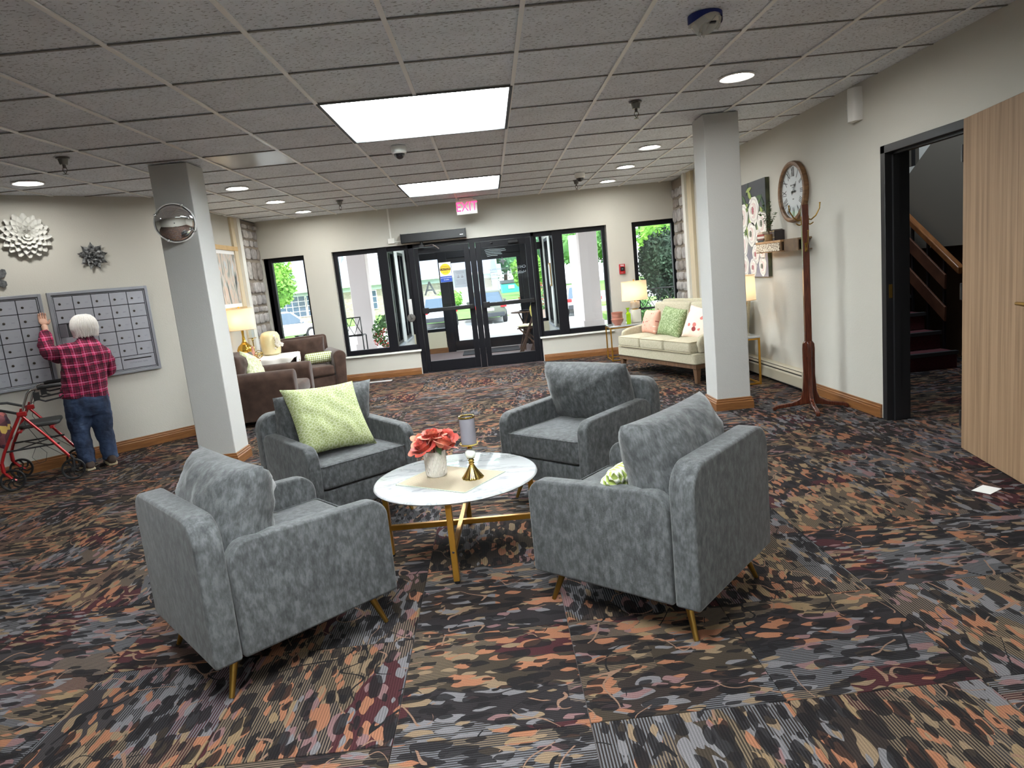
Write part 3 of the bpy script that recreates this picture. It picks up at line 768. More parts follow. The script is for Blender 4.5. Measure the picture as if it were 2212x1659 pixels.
gp = pillow(.34, .24, .11, seed=31, wr=.003).build('throw_cushion', KNIT, None, smooth=True, angle=120, loc=(px_, py_, .515))
gp.rotation_euler = (Matrix.Rotation(2.404+pi/2, 3, 'Z') @ Matrix.Rotation(radians(-35), 3, 'X')).to_euler()
tag(gp, 'green and white woven cushion behind the arm of the lower right armchair', 'cushion')

# ---------------------------------------------------------------- coffee table
k = NT('white_marble', .06); v = k.tc.outputs['Object']
n1 = k.noise(k.mapping(v, (2.2, 7, 1), (0, 0, .6)), 1.2, 5, dist=1.2); k.b.inputs['Coat Weight'].default_value = .5
k.color(k.ramp(n1, [(.40, S(192,195,196)), (.475, S(187,190,191)), (.5, S(162,166,169)), (.525, S(189,192,193)), (1, S(196,199,200))]))
MARBLE = k.m
TX, TY = -.270, 3.305
tb = thing('coffee_table', 'round white marble coffee table on crossed gold legs', 'table', (TX, TY, 0), radians(0))
M().lathe([(.40, .386), (.412, .390), (.416, .396), (.412, .404), (.405, .407), (.001, .407)], 72).build('table_top', MARBLE, tb, smooth=True, angle=50)
GOLDB = mat('brushed_gold', S(196,146,60), .32, metal=.75, var=.12, vscale=20)
for a in range(4):
    T_ = Matrix.Rotation(a*pi/2-radians(3), 4, 'Z')
    lg_ = M().box(-.014, .014, -.388, -.362, .012, .386, T_).build('leg', GOLDB, tb, bevel=.002)
    M().cyl(T_ @ Vector((0, -.375, 0)), T_ @ Vector((0, -.375, .014)), .013, 12).build('foot_cap', BLACK, lg_)
    M().cyl(T_ @ Vector((0, -.3895, .155)), T_ @ Vector((0, -.387, .155)), .006, 10).build('screw', CHROME, lg_)
for a in range(2):
    T_ = Matrix.Rotation(a*pi/2-radians(3), 4, 'Z')
    M().box(-.012, .012, -.375, .375, .142 if a else .1425, .168 if a else .1674, T_).build('cross_bar', GOLDB, tb, bevel=.002)
k = NT('woven_mat', .95); xo, yo, zo = k.sep(k.tc.outputs['Object'])[:3]
w1 = k.math('MULTIPLY', k.math('SINE', k.math('MULTIPLY', xo, 900)), k.math('SINE', k.math('MULTIPLY', yo, 900)))
k.color(k.mix(k.math('MULTIPLY_ADD', w1, .3, .5), S(160,148,126), S(176,165,144))); k.bump(w1, .4, .002)
pm = thing('placemat', 'beige woven placemat with a frayed green-grey edge on the marble table', 'placemat', (TX-.035, TY-.06, .4075), radians(22))
PML, PMW = .44, .30
pm.rotation_euler = (0, 0, radians(-13))
# corners measured on the table top
C4 = [Vector((-.575, 3.245)), Vector((-.225, 3.0)), Vector((-.015, 3.265)), Vector((-.35, 3.47))]
cc = sum(C4, Vector((0, 0)))/4; pm.location = (cc.x, cc.y, .4075)
e1 = (C4[1]-C4[0]).normalized(); ang = atan2(e1.y, e1.x); pm.rotation_euler = (0, 0, ang); PML, PMW = .425, .325
M().box(-PML/2, PML/2, -PMW/2, PMW/2, 0, .003).build('weave', k.m, pm)
fr_ = mat('fray_thread', S(150,166,150), .9, c2=S(205,210,195), vscale=300)
m = M(); rnd = random.Random(5)
for q in range(150):
    for sgn in (-1, 1):
        x = (q/149-.5)*PML; m.tube([(x, sgn*PMW/2, .002), (x+rnd.uniform(-.004, .004), sgn*(PMW/2+rnd.uniform(.006, .012)), .002)], .0016, 4)
        y = (q/149-.5)*PMW; m.tube([(sgn*PML/2, y, .002), (sgn*(PML/2+rnd.uniform(.003, .008)), y+rnd.uniform(-.003, .003), .002)], .0015, 4)
m.build('fringe', fr_, pm, kind='stuff')
# vase with roses
vs = thing('flower_pot', 'white ceramic pot with a carved leaf relief on the placemat', 'vase', (-.365, 3.315, .411))
VASE = mat('white_ceramic', S(205,201,192), .5); VLINE = mat('relief_shadow', S(168,162,150), .7)
M().lathe([(.042, 0), (.049, .003), (.051, .03), (.053, .08), (.054, .125), (.053, .13), (.049, .13), (.047, .1), (.001, .1)], 40).build('pot', VASE, vs, smooth=True, angle=50)
m = M()
for row in range(6):
    for q in range(17):
        a = 2*pi*(q+.5*(row % 2))/17; z = .012+row*.0195; rr = .0525+z*.02
        p0 = (rr*cos(a-.13), rr*sin(a-.13), z); p1 = (rr*cos(a), rr*sin(a), z+.022); p2 = (rr*cos(a+.13), rr*sin(a+.13), z)
        m.tube([p0, p1, p2], .0022, 4)
        m.tube([((rr-.001)*cos(a), (rr-.001)*sin(a), z), ((rr-.001)*cos(a), (rr-.001)*sin(a), z+.014)], .0015, 4)
m.build('leaf_relief', VASE, vs, smooth=True)
ROSE = [mat('rose_petal_%d' % i, S(*c), .6, c2=S(*[x*.82 for x in c]), vscale=30, sheen=.2) for i, c in enumerate(((216,92,76), (226,112,92), (206,78,66), (232,138,108)))]
LEAFG = mat('leaf_green', S(70,92,56), .6, var=.4, vscale=40)
def petal(w, h, cup, curl):
    def f(u, v):
        x = (2*u-1); s = sin(pi*min(1, v*.62+.08))**.6
        X = x*w/2*s; Z = h*v-.15*h*x*x*v; Y = -cup*(1-x*x)*1.0*(1-.0*v)+curl*v**4
        return (X, Y, Z)
    return f
def rose(label, loc, tilt, s, seed):
    rnd = random.Random(seed); t = thing('rose', label, 'flower', loc, 0, 'coral roses in the white pot', rot=tilt)
    ring = [(.006, 3, .022, .028, .55, .0), (.013, 4, .032, .032, .35, .004), (.021, 5, .042, .034, .12, .010), (.030, 6, .052, .036, -.15, .018), (.038, 6, .056, .036, -.55, .024)]
    for ri, (r, n, w, h, lean, curl) in enumerate(ring):
        for q in range(n):
            a = 2*pi*q/n+ri*.7+rnd.uniform(-.2, .2)
            T_ = Matrix.Rotation(a, 4, 'Z') @ Matrix.Translation((0, r*.55*s, .004*(4-ri)*s)) @ Matrix.Rotation(-lean*-.9 if 0 else lean*.9, 4, 'X')
            m = M(); f = petal(w*s, h*s, -.010*s, curl*s)
            m.grid(lambda u, v: T_ @ Vector(f(u, v)), 6, 5)
            m.build('petal', rnd.choice(ROSE), t, smooth=True, angle=180)
    m = M(); m.tube([(0, 0, .005), (0, 0, -.07)], .003, 6); m.build('stem', LEAFG, t)
    return t
BX, BY, BZ = -.365, 3.315, .555
for i, (dx, dy, dz, s, lab) in enumerate(((-.042, -.035, .005, 1.25, 'coral rose at the front left of the bunch'), (.044, -.030, .008, 1.25, 'coral rose at the front right of the bunch'),
        (0, .0, .045, 1.15, 'coral rose on top of the bunch'), (-.062, .03, .012, 1.05, 'coral rose at the back left of the bunch'), (.062, .035, .02, 1.05, 'coral rose at the back right of the bunch'), (.0, .06, .02, 1.0, 'coral rose at the very back of the bunch'))):
    rose(lab, (BX+dx, BY+dy, BZ+dz), (-dy*9-.0, dx*9, i), s, i)
for q, (a, r) in enumerate(((200, .07), (300, .065), (20, .06))):
    a = radians(a); m = M()
    m.grid(lambda u, v: (BX+cos(a)*(.03+.05*v)+(u-.5)*.03*sin(pi*v)*sin(a), BY+sin(a)*(.03+.05*v)-(u-.5)*.03*sin(pi*v)*cos(a), BZ+.01-.035*v*v), 4, 6)
    o = m.build('rose_leaf', LEAFG, None, smooth=True); tag(o, ('green rose leaf hanging over the left rim of the pot', 'green rose leaf hanging over the front rim of the pot', 'green rose leaf at the right rim of the pot')[q], 'leaf', 'rose leaves under the bunch')
# candle holder
ch = thing('candle_holder', 'gold candle holder with a fluted base and white ball stem on the placemat', 'candle holder', (-.178, 3.205, .411))
M().lathe([(.052, 0), (.053, .004), (.046, .012), (.030, .035), (.018, .055), (.011, .07)], 64, flute=14, famp=.05).build('base', BRASS, ch, smooth=True, angle=60)
M().lathe([(.012, .07), (.015, .075), (.012, .082), (.016, .088), (.012, .096), (.02, .102)], 24).build('neck', BRASS, ch, smooth=True)
M().sphere((0, 0, .124), .027, 24, 14).build('ball', mat('white_glass_ball', S(232,236,226), .08, coat=1.), ch, smooth=True)
M().lathe([(.01, .148), (.014, .152), (.01, .158), (.016, .166), (.044, .170), (.047, .178), (.045, .178), (.042, .174), (.001, .172)], 32).build('dish', BRASS, ch, smooth=True, angle=50)
cd = thing('candle_glass', 'smoky grey candle glass with a gold rim standing on the gold holder', 'candle', (-.178, 3.205, .585))
M().lathe([(.038, 0), (.038, .135)], 40, cap=False).lathe([(.035, .003), (.035, .135)], 40, cap=False).build('glass', mat('smoky_glass', S(150,148,156), .25, alpha=.72), cd, smooth=True)
M().lathe([(.001, .002), (.032, .002), (.032, .09), (.001, .085)], 32).build('candle', mat('grey_wax', S(150,146,152), .7), cd, smooth=True, angle=50)
M().lathe([(.040, .129), (.041, .134), (.039, .139), (.034, .138), (.034, .131)], 40, cap=False).build('rim', BRASS, cd, smooth=True)
# ---------------------------------------------------------------- brown armchairs
def brown_chair(label, x, y, th, seed):
    t = thing('club_chair', label, 'chair', (x, y, 0), th-pi/2, 'two brown suede chairs in the corner')
    W, D = .94, .86; a = .17
    M().box(-W/2+a*.8, W/2-a*.8, -D/2+.1, D/2-.03, .05, .27).build('base', BROWNF, t, bevel=.015)
    for s in (-1, 1):
        P = []
        for q in range(15):
            aa = -.4+q/14*(pi+.7); P.append((s*(W/2-.085)+s*.088*cos(aa), .515+.088*sin(aa)))
        P += [(s*(W/2-a+.01), .06), (s*(W/2-.035), .06)]
        M().prism(P, -D/2+.08, D/2, 'xz').build('arm', BROWNF, t, bevel=.018, bseg=3)
    P = rrect(-W/2+.10, W/2-.10, .06, .80, (.01, .01, .04, .04), 5)
    m = M().prism(P, -D/2, -D/2+.13, 'xz'); m.v = [(x_, y_-(z_-.06)*.10, z_) for x_, y_, z_ in m.v]
    m.build('back_rest', BROWNF, t, bevel=.03, bseg=3)
    cushion(-W/2+a, W/2-a, -D/2+.13, D/2-.01, .27, .41, .035, .025).build('seat_cushion', BROWNF, t, smooth=True, angle=60)
    pillow_obj('back_cushion', BROWNF, t, (0, -D/2+.165, .585), (radians(-12), 0, 0), w=.62, h=.42, t=.2, seed=seed, wr=.008, pinch=.03)
    for sx in (-1, 1):
        for sy in (-1, 1): M().box(sx*.36-.025, sx*.36+.025, sy*.34-.025, sy*.34+.025, 0, .055).build('foot', mat('dark_wood', S(52,34,28), .4), t)
brown_chair('brown suede armchair facing the room under the far left window', -2.66, 9.46, radians(-67), 2)
brown_chair('brown suede armchair seen from its side beside the left column', -2.68, 7.78, radians(2), 4)
m = M(); R_ = .075; prof = [(.002, -.19), (.05, -.188), (.07, -.175), (R_, -.15)]+[(R_, -.15+.3*q/6) for q in range(7)]+[(.07, .175), (.05, .188), (.002, .19)]
o = m.lathe(prof, 24, T=Matrix.Rotation(pi/2, 4, 'Y')).build('bolster_cushion', KNIT, None, smooth=True, loc=(-2.46, 9.36, .515), rot=(0, 0, radians(25)))
tag(o, 'green and white woven bolster cushion on the brown armchair under the window', 'cushion')
k = NT('pale_green_cloth', .85); vv = k.noise(k.tc.outputs['Object'], 40, 3); k.color(k.ramp(vv, [(.42, S(176,184,140)), (.56, S(214,216,188))])); k.bump(vv, .2)
SAGE = k.m
gp = pillow(.42, .42, .15, seed=41, pinch=.06).build('throw_cushion', SAGE, None, smooth=True, angle=120, loc=(-2.83, 7.86, .585))
gp.rotation_euler = (Matrix.Rotation(radians(92), 3, 'Z') @ Matrix.Rotation(radians(-20), 3, 'X') @ Matrix.Rotation(radians(20), 3, 'Y')).to_euler()
tag(gp, 'pale green cushion on the brown armchair beside the left column', 'cushion')

# corner table with cloth and its ornaments
DWOOD = mat('dark_wood', S(52,34,28), .4)
ct = thing('side_table', 'dark side table under a floral cloth between the brown armchairs', 'table', (-2.98, 8.82, 0), radians(12))
M().box(-.36, .36, -.33, .33, .60, .64).build('table_top', DWOOD, ct, bevel=.004)
for sx in (-1, 1):
    for sy in (-1, 1): M().box(sx*.32-.025, sx*.32+.025, sy*.29-.025, sy*.29+.025, 0, .6).build('leg', DWOOD, ct)
k = NT('floral_cloth', .85); v = k.tc.outputs['Object']; q = k.voro(v, 17, rnd=1.); m_ = k.math('LESS_THAN', q.outputs['Distance'], .33); cr = k.sep(q.outputs['Color'])
k.color(k.mix(m_, S(236,232,224), k.ramp(cr[0], [(0, S(236,232,224)), (.45, S(206,150,152)), (.66, S(150,110,130)), (.8, S(116,150,84)), (.92, S(188,120,100))], 'CONSTANT')))
cl = thing('table_cloth', 'white floral cloth draped diagonally over the dark side table', 'cloth', (-2.98, 8.82, .643), radians(12))
m = M()
def clothf(u, v_):
    X = (u-.5)*1.02; Y = (v_-.5)*1.02; c_, s_ = cos(pi/4), sin(pi/4); x, y = X*c_-Y*s_, X*s_+Y*c_
    ox = max(0, abs(x)-.37); oy = max(0, abs(y)-.34); z = -(ox+oy)*.98
    xx = max(-.372, min(.372, x))+(.012+.01*sin(y*30))*(1 if x > 0 else -1)*(ox > 0); yy = max(-.342, min(.342, y))+(.012+.01*sin(x*28))*(1 if y > 0 else -1)*(oy > 0)
    return (xx, yy, z+.003)
m.grid(clothf, 44, 44).build('cloth', k.m, cl, smooth=True, angle=180)

def oval_lamp(label, x, y, z, zs0, zs1, w, d, builder, warm=18., group='lit table lamps with cream shades', rz=0):
    t = thing('table_lamp', label, 'lamp', (x, y, z), rz, group)
    builder(t)
    SH = MATS.get('lamp_shade')
    if not SH:
        m_ = bpy.data.materials.new('lamp_shade'); m_.use_nodes = True; nt_ = m_.node_tree; nt_.nodes.clear()
        o_ = _n(nt_, 'ShaderNodeOutputMaterial'); a_ = _n(nt_, 'ShaderNodeBsdfDiffuse'); b_ = _n(nt_, 'ShaderNodeBsdfTranslucent'); x_ = _n(nt_, 'ShaderNodeMixShader')
        a_.inputs[0].default_value = (*S(236,226,206), 1); b_.inputs[0].default_value = (*S(246,232,208), 1); x_.inputs[0].default_value = .35
        nt_.links.new(a_.outputs[0], x_.inputs[1]); nt_.links.new(b_.outputs[0], x_.inputs[2]); nt_.links.new(x_.outputs[0], o_.inputs[0]); MATS['lamp_shade'] = SH = m_
    n = 40; rings = []
    for zz, q in ((zs0, 1.0), (zs1, .97)): rings.append([Vector((w/2*q*cos(2*pi*i/n), d/2*q*sin(2*pi*i/n), zz)) for i in range(n)])
    sh = M().loft(rings, cap=False).build('lamp_shade', SH, t, smooth=True)
    for zz, q in ((zs0, 1.0), (zs1, .97)):
        M().tube([(w/2*q*cos(2*pi*i/n), d/2*q*sin(2*pi*i/n), zz) for i in range(n)], .003, 5, closed=True).build('shade_trim', mat('shade_trim_cloth', S(216,196,160), .8), sh)
    M().cyl((0, 0, zs0-.02), (0, 0, zs1+.012), .004, 8).sphere((0, 0, zs1+.018), .011, 12, 8).build('finial', GOLD, t, smooth=True)
    M().sphere((0, 0, (zs0+zs1)/2), .03, 16, 10, (1, 1, 1.3)).build('bulb', emis('warm_bulb', (1.0, .70, .43), 26.), t, smooth=True)
def gold_gourd(t):
    M().lathe([(.065, 0), (.07, .012), (.055, .018), (.075, .05), (.098, .09), (.10, .12), (.08, .165), (.04, .2), (.022, .23), (.014, .30), (.018, .375)], 48, flute=8, famp=.035).build('base', mat('gold_glaze', S(206,166,72), .16, metal=.85), t, smooth=True)
oval_lamp('gold gourd table lamp with a wide cream shade beside the left column', -3.255, 8.84, .648, .375, .65, .37, .22, gold_gourd, rz=radians(-10))
IV = mat('ivory_glaze', S(226,216,176), .12, coat=.6, c2=S(214,200,152), vscale=6)
jr = thing('ivory_jar', 'ivory glazed round-shouldered jar with gold twig and white blossoms', 'vase', (-2.98, 9.03, .648))
M().lathe([(.09, 0), (.115, .02), (.125, .08), (.13, .17), (.125, .25), (.10, .295), (.06, .315), (.001, .32)], 36).build('jar', IV, jr, smooth=True)
m = M(); m2 = M(); rnd = random.Random(9)
for q in range(5):
    a = -.9+q*.16; p = [Vector((.135*cos(a), .135*sin(a)-.0, .24-.03*q)), Vector((.15*cos(a+.1), .15*sin(a+.1), .16)), Vector((.14*cos(a), .14*sin(a), .07+.02*q))]; m.tube(p, .004, 5)
    for w_ in range(6):
        c_ = p[0].lerp(p[2], w_/6)+Vector((rnd.uniform(0, .03), rnd.uniform(-.02, .02), rnd.uniform(-.01, .01)))
        for e in range(4): m2.sphere(c_+Vector((cos(e*1.6)*.009, .004, sin(e*1.6)*.009)), .008, 6, 4)
m.build('twig', BRASS, jr, smooth=True); m2.build('blossoms', mat('blossom_white', S(238,232,222), .6), jr, smooth=True, kind='stuff')
cs = thing('candle_stick', 'tall thin gold candlestick with a clear glass cylinder beside the ivory jar', 'candlestick', (-3.12, 8.78, .648))
M().lathe([(.045, 0), (.047, .006), (.012, .014), (.007, .03), (.007, .12), (.013, .13), (.007, .14), (.007, .22), (.014, .235), (.008, .25), (.05, .26), (.052, .266), (.001, .266)], 24).build('stick', BRASS, cs, smooth=True, angle=50)
M().lathe([(.033, .267), (.033, .42)], 28, cap=False).build('glass_cylinder', glass('blue_glass', (.86,.93,1.)), cs, smooth=True)
pv = thing('pink_bottle', 'small pink glass bottle vase between the gold lamp and the candlestick', 'vase', (-3.11, 8.70, .648))
M().lathe([(.03, 0), (.045, .01), (.05, .04), (.03, .08), (.016, .1), (.016, .15), (.03, .155), (.03, .16)], 24).build('glass', mat('pink_glass', S(222,160,140), .1, alpha=.75, coat=.5), pv, smooth=True)
orb = thing('ring_ornament', 'gold ring knot ornament in front of the ivory jar', 'ornament', (-3.03, 8.66, .70))
for q in range(4):
    T_ = Matrix.Rotation(q*.8, 4, 'Z') @ Matrix.Rotation(q*1.1+.5, 4, 'X')
    M().tube([T_ @ Vector((.05*cos(2*pi*i/20), .05*sin(2*pi*i/20), 0)) for i in range(20)], .004, 6, closed=True).build('ring', BRASS, orb, smooth=True)

# framed picture on the left wall
pc = thing('framed_picture', 'framed abstract painting in a pale wood frame left of the far left window', 'picture', (XL+.002, 9.02, 1.70), 0)
LW = mat('pale_wood', S(206,176,128), .45, c2=S(188,156,108), vscale=8, vstretch=(10,1,1))
m = M(); m.box(0, .03, -.66, .66, .38, .44); m.box(0, .03, -.66, .66, -.44, -.38); m.box(0, .03, -.66, -.60, -.44, .44); m.box(0, .03, .60, .66, -.44, .44); m.build('frame', LW, pc, bevel=.003)
M().box(.004, .01, -.61, .61, -.39, .39).build('mat_board', mat('mat_board_white', S(236,238,238), .7), pc)
k = NT('abstract_painting', .6); v = k.tc.outputs['Object']; n1 = k.noise(k.mapping(v, (1, 9, 2.2)), 1.6, 5, dist=.8)
k.color(k.ramp(n1, [(.3, S(56,60,66)), (.42, S(140,146,140)), (.5, S(196,190,180)), (.56, S(206,178,160)), (.64, S(188,200,206)), (.74, S(120,128,100))]))
M().box(.01, .012, -.55, .55, -.33, .33).build('print', k.m, pc)

# ---------------------------------------------------------------- convex mirror on the left column
cm = thing('convex_mirror', 'round convex security mirror on the left column', 'mirror', (-2.475, 5.66, 2.06), 0, rot=(radians(6), 0, radians(16)))
RX = Matrix.Rotation(pi/2, 4, 'X')
M().lathe([(.148, .02)]+[(.148*cos(q*pi/16*.98), .02+.034*sin(q*pi/16)) for q in range(1, 9)], 48, T=RX, cap=False).build('mirror', mat('mirror_silver', (.92,.92,.92), .015, metal=1.), cm, smooth=True, angle=180)
M().lathe([(.146, .0), (.156, .0), (.158, .015), (.155, .03), (.147, .032)], 48, T=RX, cap=False).build('rim', mat('rim_white', S(225,225,222), .3), cm, smooth=True)
M().lathe([(.001, -.002), (.15, -.002), (.15, .0)], 32, T=RX, cap=False).build('back_plate', GREYP, cm)
M().cyl((0, 0, 0), (0, .045, 0), .02, 10).build('bracket', GREYP, cm)
for q in range(4):
    a = pi/4+q*pi/2+.3; M().cbox((.152*cos(a), -.018, .152*sin(a)), (.02, .03, .02)).build('clip', CHROME, cm, bevel=.003)

# ---------------------------------------------------------------- letter boxes (local frame on the diagonal wall)
def on_wall(name, label, cat, s, z, d=0, group=None):
    p = DW @ Vector((s, -d, z)); return thing(name, label, cat, p, pi/4, group)
ALU = mat('letterbox_grey', S(160,162,170), .42, metal=.35, var=.08, vscale=3); ALUF = mat('letterbox_frame', S(142,145,152), .38, metal=.45)
LOCK = mat('lock_face', S(70,66,60), .35, metal=.8); SEAM = mat('seam_dark', S(48,48,52), .7); NUM = mat('engraved_number', S(132,134,142), .5)
def letterboxes(label, s0, s1, z0, z1, base):
    t = on_wall('letter_box_unit', label, 'letter boxes', (s0+s1)/2, (z0+z1)/2, .0, 'grey letter box units on the diagonal wall')
    W, H = s1-s0, z1-z0
    M().box(-W/2+.02, W/2-.02, -.012, .03, -H/2+.02, H/2-.02).build('back_panel', SEAM, t)
    m = M(); frame_bars(m, -W/2, W/2, -H/2, H/2, .03, -.038, 0); m.build('frame', ALUF, t, bevel=.004)
    m = M(); frame_bars(m, -W/2+.034, W/2-.034, -H/2+.034, H/2-.034, .007, -.030, 0); m.build('inner_frame', ALU, t, bevel=.002)
    ix, iz = W/2-.044, H/2-.044; cw, chh = 2*ix/5, 2*iz/6; g = .003
    dm = M().box(-cw/2+g, cw/2-g, -.018, 0, -chh/2+g, chh/2-g).mesh('door')
    dm.materials.append(ALU)
    lm = M().lathe([(.011, .0), (.011, .003), (.008, .005), (.001, .005)], 14, T=RX); lm = lm.mesh('lock'); lm.materials.append(LOCK); lm.shade_smooth()
    n = 0
    for r in range(6):
        for c_ in range(5):
            x = -ix+cw*(c_+.5); z = iz-chh*(r+.5)
            if base == 300 and r == 5 and c_ >= 3: continue
            if base == 300 and r == 2 and c_ == 0: continue
            d_ = bpy.data.objects.new('door', dm); col.objects.link(d_); d_.parent = t; d_.location = (x, -.012, z)
            d_.modifiers.new('bevel', 'BEVEL').width = .002
            l_ = bpy.data.objects.new('lock', lm); col.objects.link(l_); l_.parent = d_; l_.location = (-cw*.22, -.018, -.006)
            text('number', str(base+n+1), .018, NUM, d_, (cw*.2, -.0183, -.008)); n += 1
    if base == 300:
        x0, x1 = -ix+cw*3+g, ix-g; z0_, z1_ = -iz+g, -iz+chh-g
        d_ = M().box(x0, x1, -.030, -.012, z0_, z1_).build('mail_slot_panel', ALU, t, bevel=.002)
        M().box(x0+.02, x1-.03, -.0315, -.029, z1_-.038, z1_-.026).build('mail_slot', BLACK, d_)
        text('lettering', 'OUTGOING MAIL', .022, NUM, d_, ((x0+x1)/2, -.0305, z0_+.055))
        x, z = -ix+cw*.5, iz-chh*2.5
        d_ = M().box(x-cw/2+.012, x+cw/2-.0, -.008, .0, z-chh/2+g, z+chh/2-.02).build('open_compartment', mat('inside_grey', S(120,124,130), .5), t)
        p_ = M().box(0, cw-.02, -.003, 0, -chh/2+g, chh/2-g).build('open_door', ALU, t, loc=(-ix+.006, -.03, z), rot=(0, 0, radians(-78)))
    return t
letterboxes('right hand grey letter box unit with the woman in front of it', .705, 1.585, .783, 1.645, 300)
letterboxes('left hand grey letter box unit behind the red walker', -.24, .66, .783, 1.642, 200)

# metal wall flowers
def wall_flower(label, s, z, R, layers, m_, pw, group, pointed=False, seed=1, veins=False):
    t = on_wall('wall_flower', label, 'wall decoration', s, z, .012, group); rnd = random.Random(seed)
    for li, (n, r0, r1, tilt, off) in enumerate(layers):
        me = M()
        L_ = r1-r0
        def f(u, v):
            x = (2*u-1); wv = (sin(pi*min(1, v*.95+.02)))**(.55 if not pointed else .8)
            if pointed and v > .6: wv *= (1-v)/.4*.95+.05
            return Vector((x*pw*(.55+.45*r1/R)*wv, -(off+L_*v*sin(tilt)+.010*x*x*(1 if not pointed else -1.2)+(0 if v < .85 else -.006*(v-.85)/.15)), r0+L_*v*cos(tilt)))
        for q in range(n):
            a = 2*pi*(q+.5*(li % 2))/n+rnd.uniform(-.05, .05); T_ = Matrix.Rotation(a, 4, 'Y')
            M().grid(lambda u, v: T_ @ f(u, v), 6, 6).build('petal', m_, t, smooth=True, angle=180)
    M().sphere((0, -layers[-1][4]-.01, 0), R*.09, 10, 6, (1, .5, 1)).build('centre', m_, t, smooth=True)
    M().cyl((0, .012, 0), (0, -.03, 0), R*.2, 12).build('back_plate', m_, t)
    return t
WFL = mat('white_metal_petal', S(214,214,208), .45, var=.06, vscale=20)
wall_flower('large white metal dahlia on the wall above the letter boxes', .64, 2.172, .2, ((16, .03, .205, .18, .004), (16, .03, .175, .32, .016), (14, .02, .142, .5, .028), (11, .015, .108, .72, .036), (8, .01, .075, .95, .042), (5, .005, .045, 1.15, .046)), WFL, .036, 'metal wall flowers', seed=2)
DFL = mat('galvanised_petal', S(140,142,142), .5, metal=.4, c2=S(62,64,66), vscale=34, contrast=.08)
wall_flower('smaller dark galvanised metal flower right of the white one', 1.155, 1.965, .135, ((9, .015, .138, .22, .004), (9, .012, .105, .45, .016), (7, .01, .072, .75, .024), (4, .004, .042, 1.05, .028)), DFL, .034, 'metal wall flowers', True, 3)
bt = on_wall('wall_butterfly', 'dark metal butterfly cut off at the left edge above the letter boxes', 'wall decoration', .335, 1.80, .01)
DK = mat('dark_pewter', S(70,72,74), .5, metal=.4, c2=S(110,112,114), vscale=50)
for sx in (-1, 1):
    P = [(0, .0), (.03, .05), (.075, .088), (.10, .08), (.105, .045), (.08, .01), (.03, -.005)]
    m = M(); m.prism([(sx*a, b) for a, b in P], -.012, -.006, 'xz'); m.build('upper_wing', DK, bt, bevel=.003)
    P = [(0, -.005), (.05, -.005), (.09, -.025), (.092, -.06), (.06, -.085), (.03, -.06)]
    m = M(); m.prism([(sx*a, b) for a, b in P], -.018, -.012, 'xz'); m.build('lower_wing', DK, bt, bevel=.003)
M().tube([(0, -.012, -.06), (0, -.016, 0), (0, -.014, .05)], [.004, .009, .005], 8).tube([(0, -.014, .05), (.015, -.014, .09)], .0016, 5).tube([(0, -.014, .05), (-.015, -.014, .09)], .0016, 5).build('body', DK, bt, smooth=True)
# ---------------------------------------------------------------- the woman at the letter boxes (local +y faces the wall)
WX, WY = -3.80, 6.20
wo = thing('person', 'white-haired person in a magenta plaid shirt and jeans reaching up to the letter boxes', 'person', (WX, WY, 0), radians(43))
SKIN = mat('skin', S(214,170,148), .55, var=.08, vscale=18)
def skin_mesh(name, joints, edges, radii, m_, parent, sub=2, root=0, label=None):
    me = bpy.data.meshes.new(name); me.from_pydata([tuple(j) for j in joints], edges, []); me.materials.append(m_)
    o = bpy.data.objects.new(name, me); col.objects.link(o); o.parent = parent
    sk = o.modifiers.new('skin', 'SKIN'); sk.use_smooth_shade = True; sk.branch_smoothing = .6
    for i, sv in enumerate(me.skin_vertices[0].data):
        r = radii[i]; sv.radius = r if isinstance(r, tuple) else (r, r); sv.use_root = (i == root)
    sb = o.modifiers.new('sub', 'SUBSURF'); sb.levels = sub; sb.render_levels = sub
    return o
# joints: pelvis, waist, chest, neck base, neck, head, (left arm) shoulder elbow wrist palm, (right arm) ..., (left leg) hip knee ankle, (right leg) ...
J = [(0.02,.02,.64),(0.03,.02,.80),(0.07,.02,1.0),(0.10,.03,1.13),(0.11,.05,1.19),(0.12,.08,1.27),(0.125,.085,1.33),
     (-.03,.03,1.09),(-.17,.16,1.12),(-.135,.33,1.30),(-.13,.37,1.355),
     (.22,.03,1.07),(.26,.10,.86),(.20,.28,.88),(.18,.33,.90),
     (-.07,.02,.60),(-.095,.02,.34),(-.085,-.02,.08),(-.09,.08,.03),
     (.105,.02,.60),(.095,.03,.34),(.10,-.01,.08),(.11,.09,.03)]
Ed = [(0,1),(1,2),(2,3),(3,4),(4,5),(5,6),(3,7),(7,8),(8,9),(9,10),(3,11),(11,12),(12,13),(13,14),(0,15),(15,16),(16,17),(17,18),(0,19),(19,20),(20,21),(21,22)]
Rd = [.12,.11,.12,.07,.045,.085,.07,.055,.042,.026,.03,.055,.042,.026,.03,.085,.055,.04,.035,.085,.055,.04,.035]
skin_mesh('body', J, Ed, Rd, SKIN, wo)
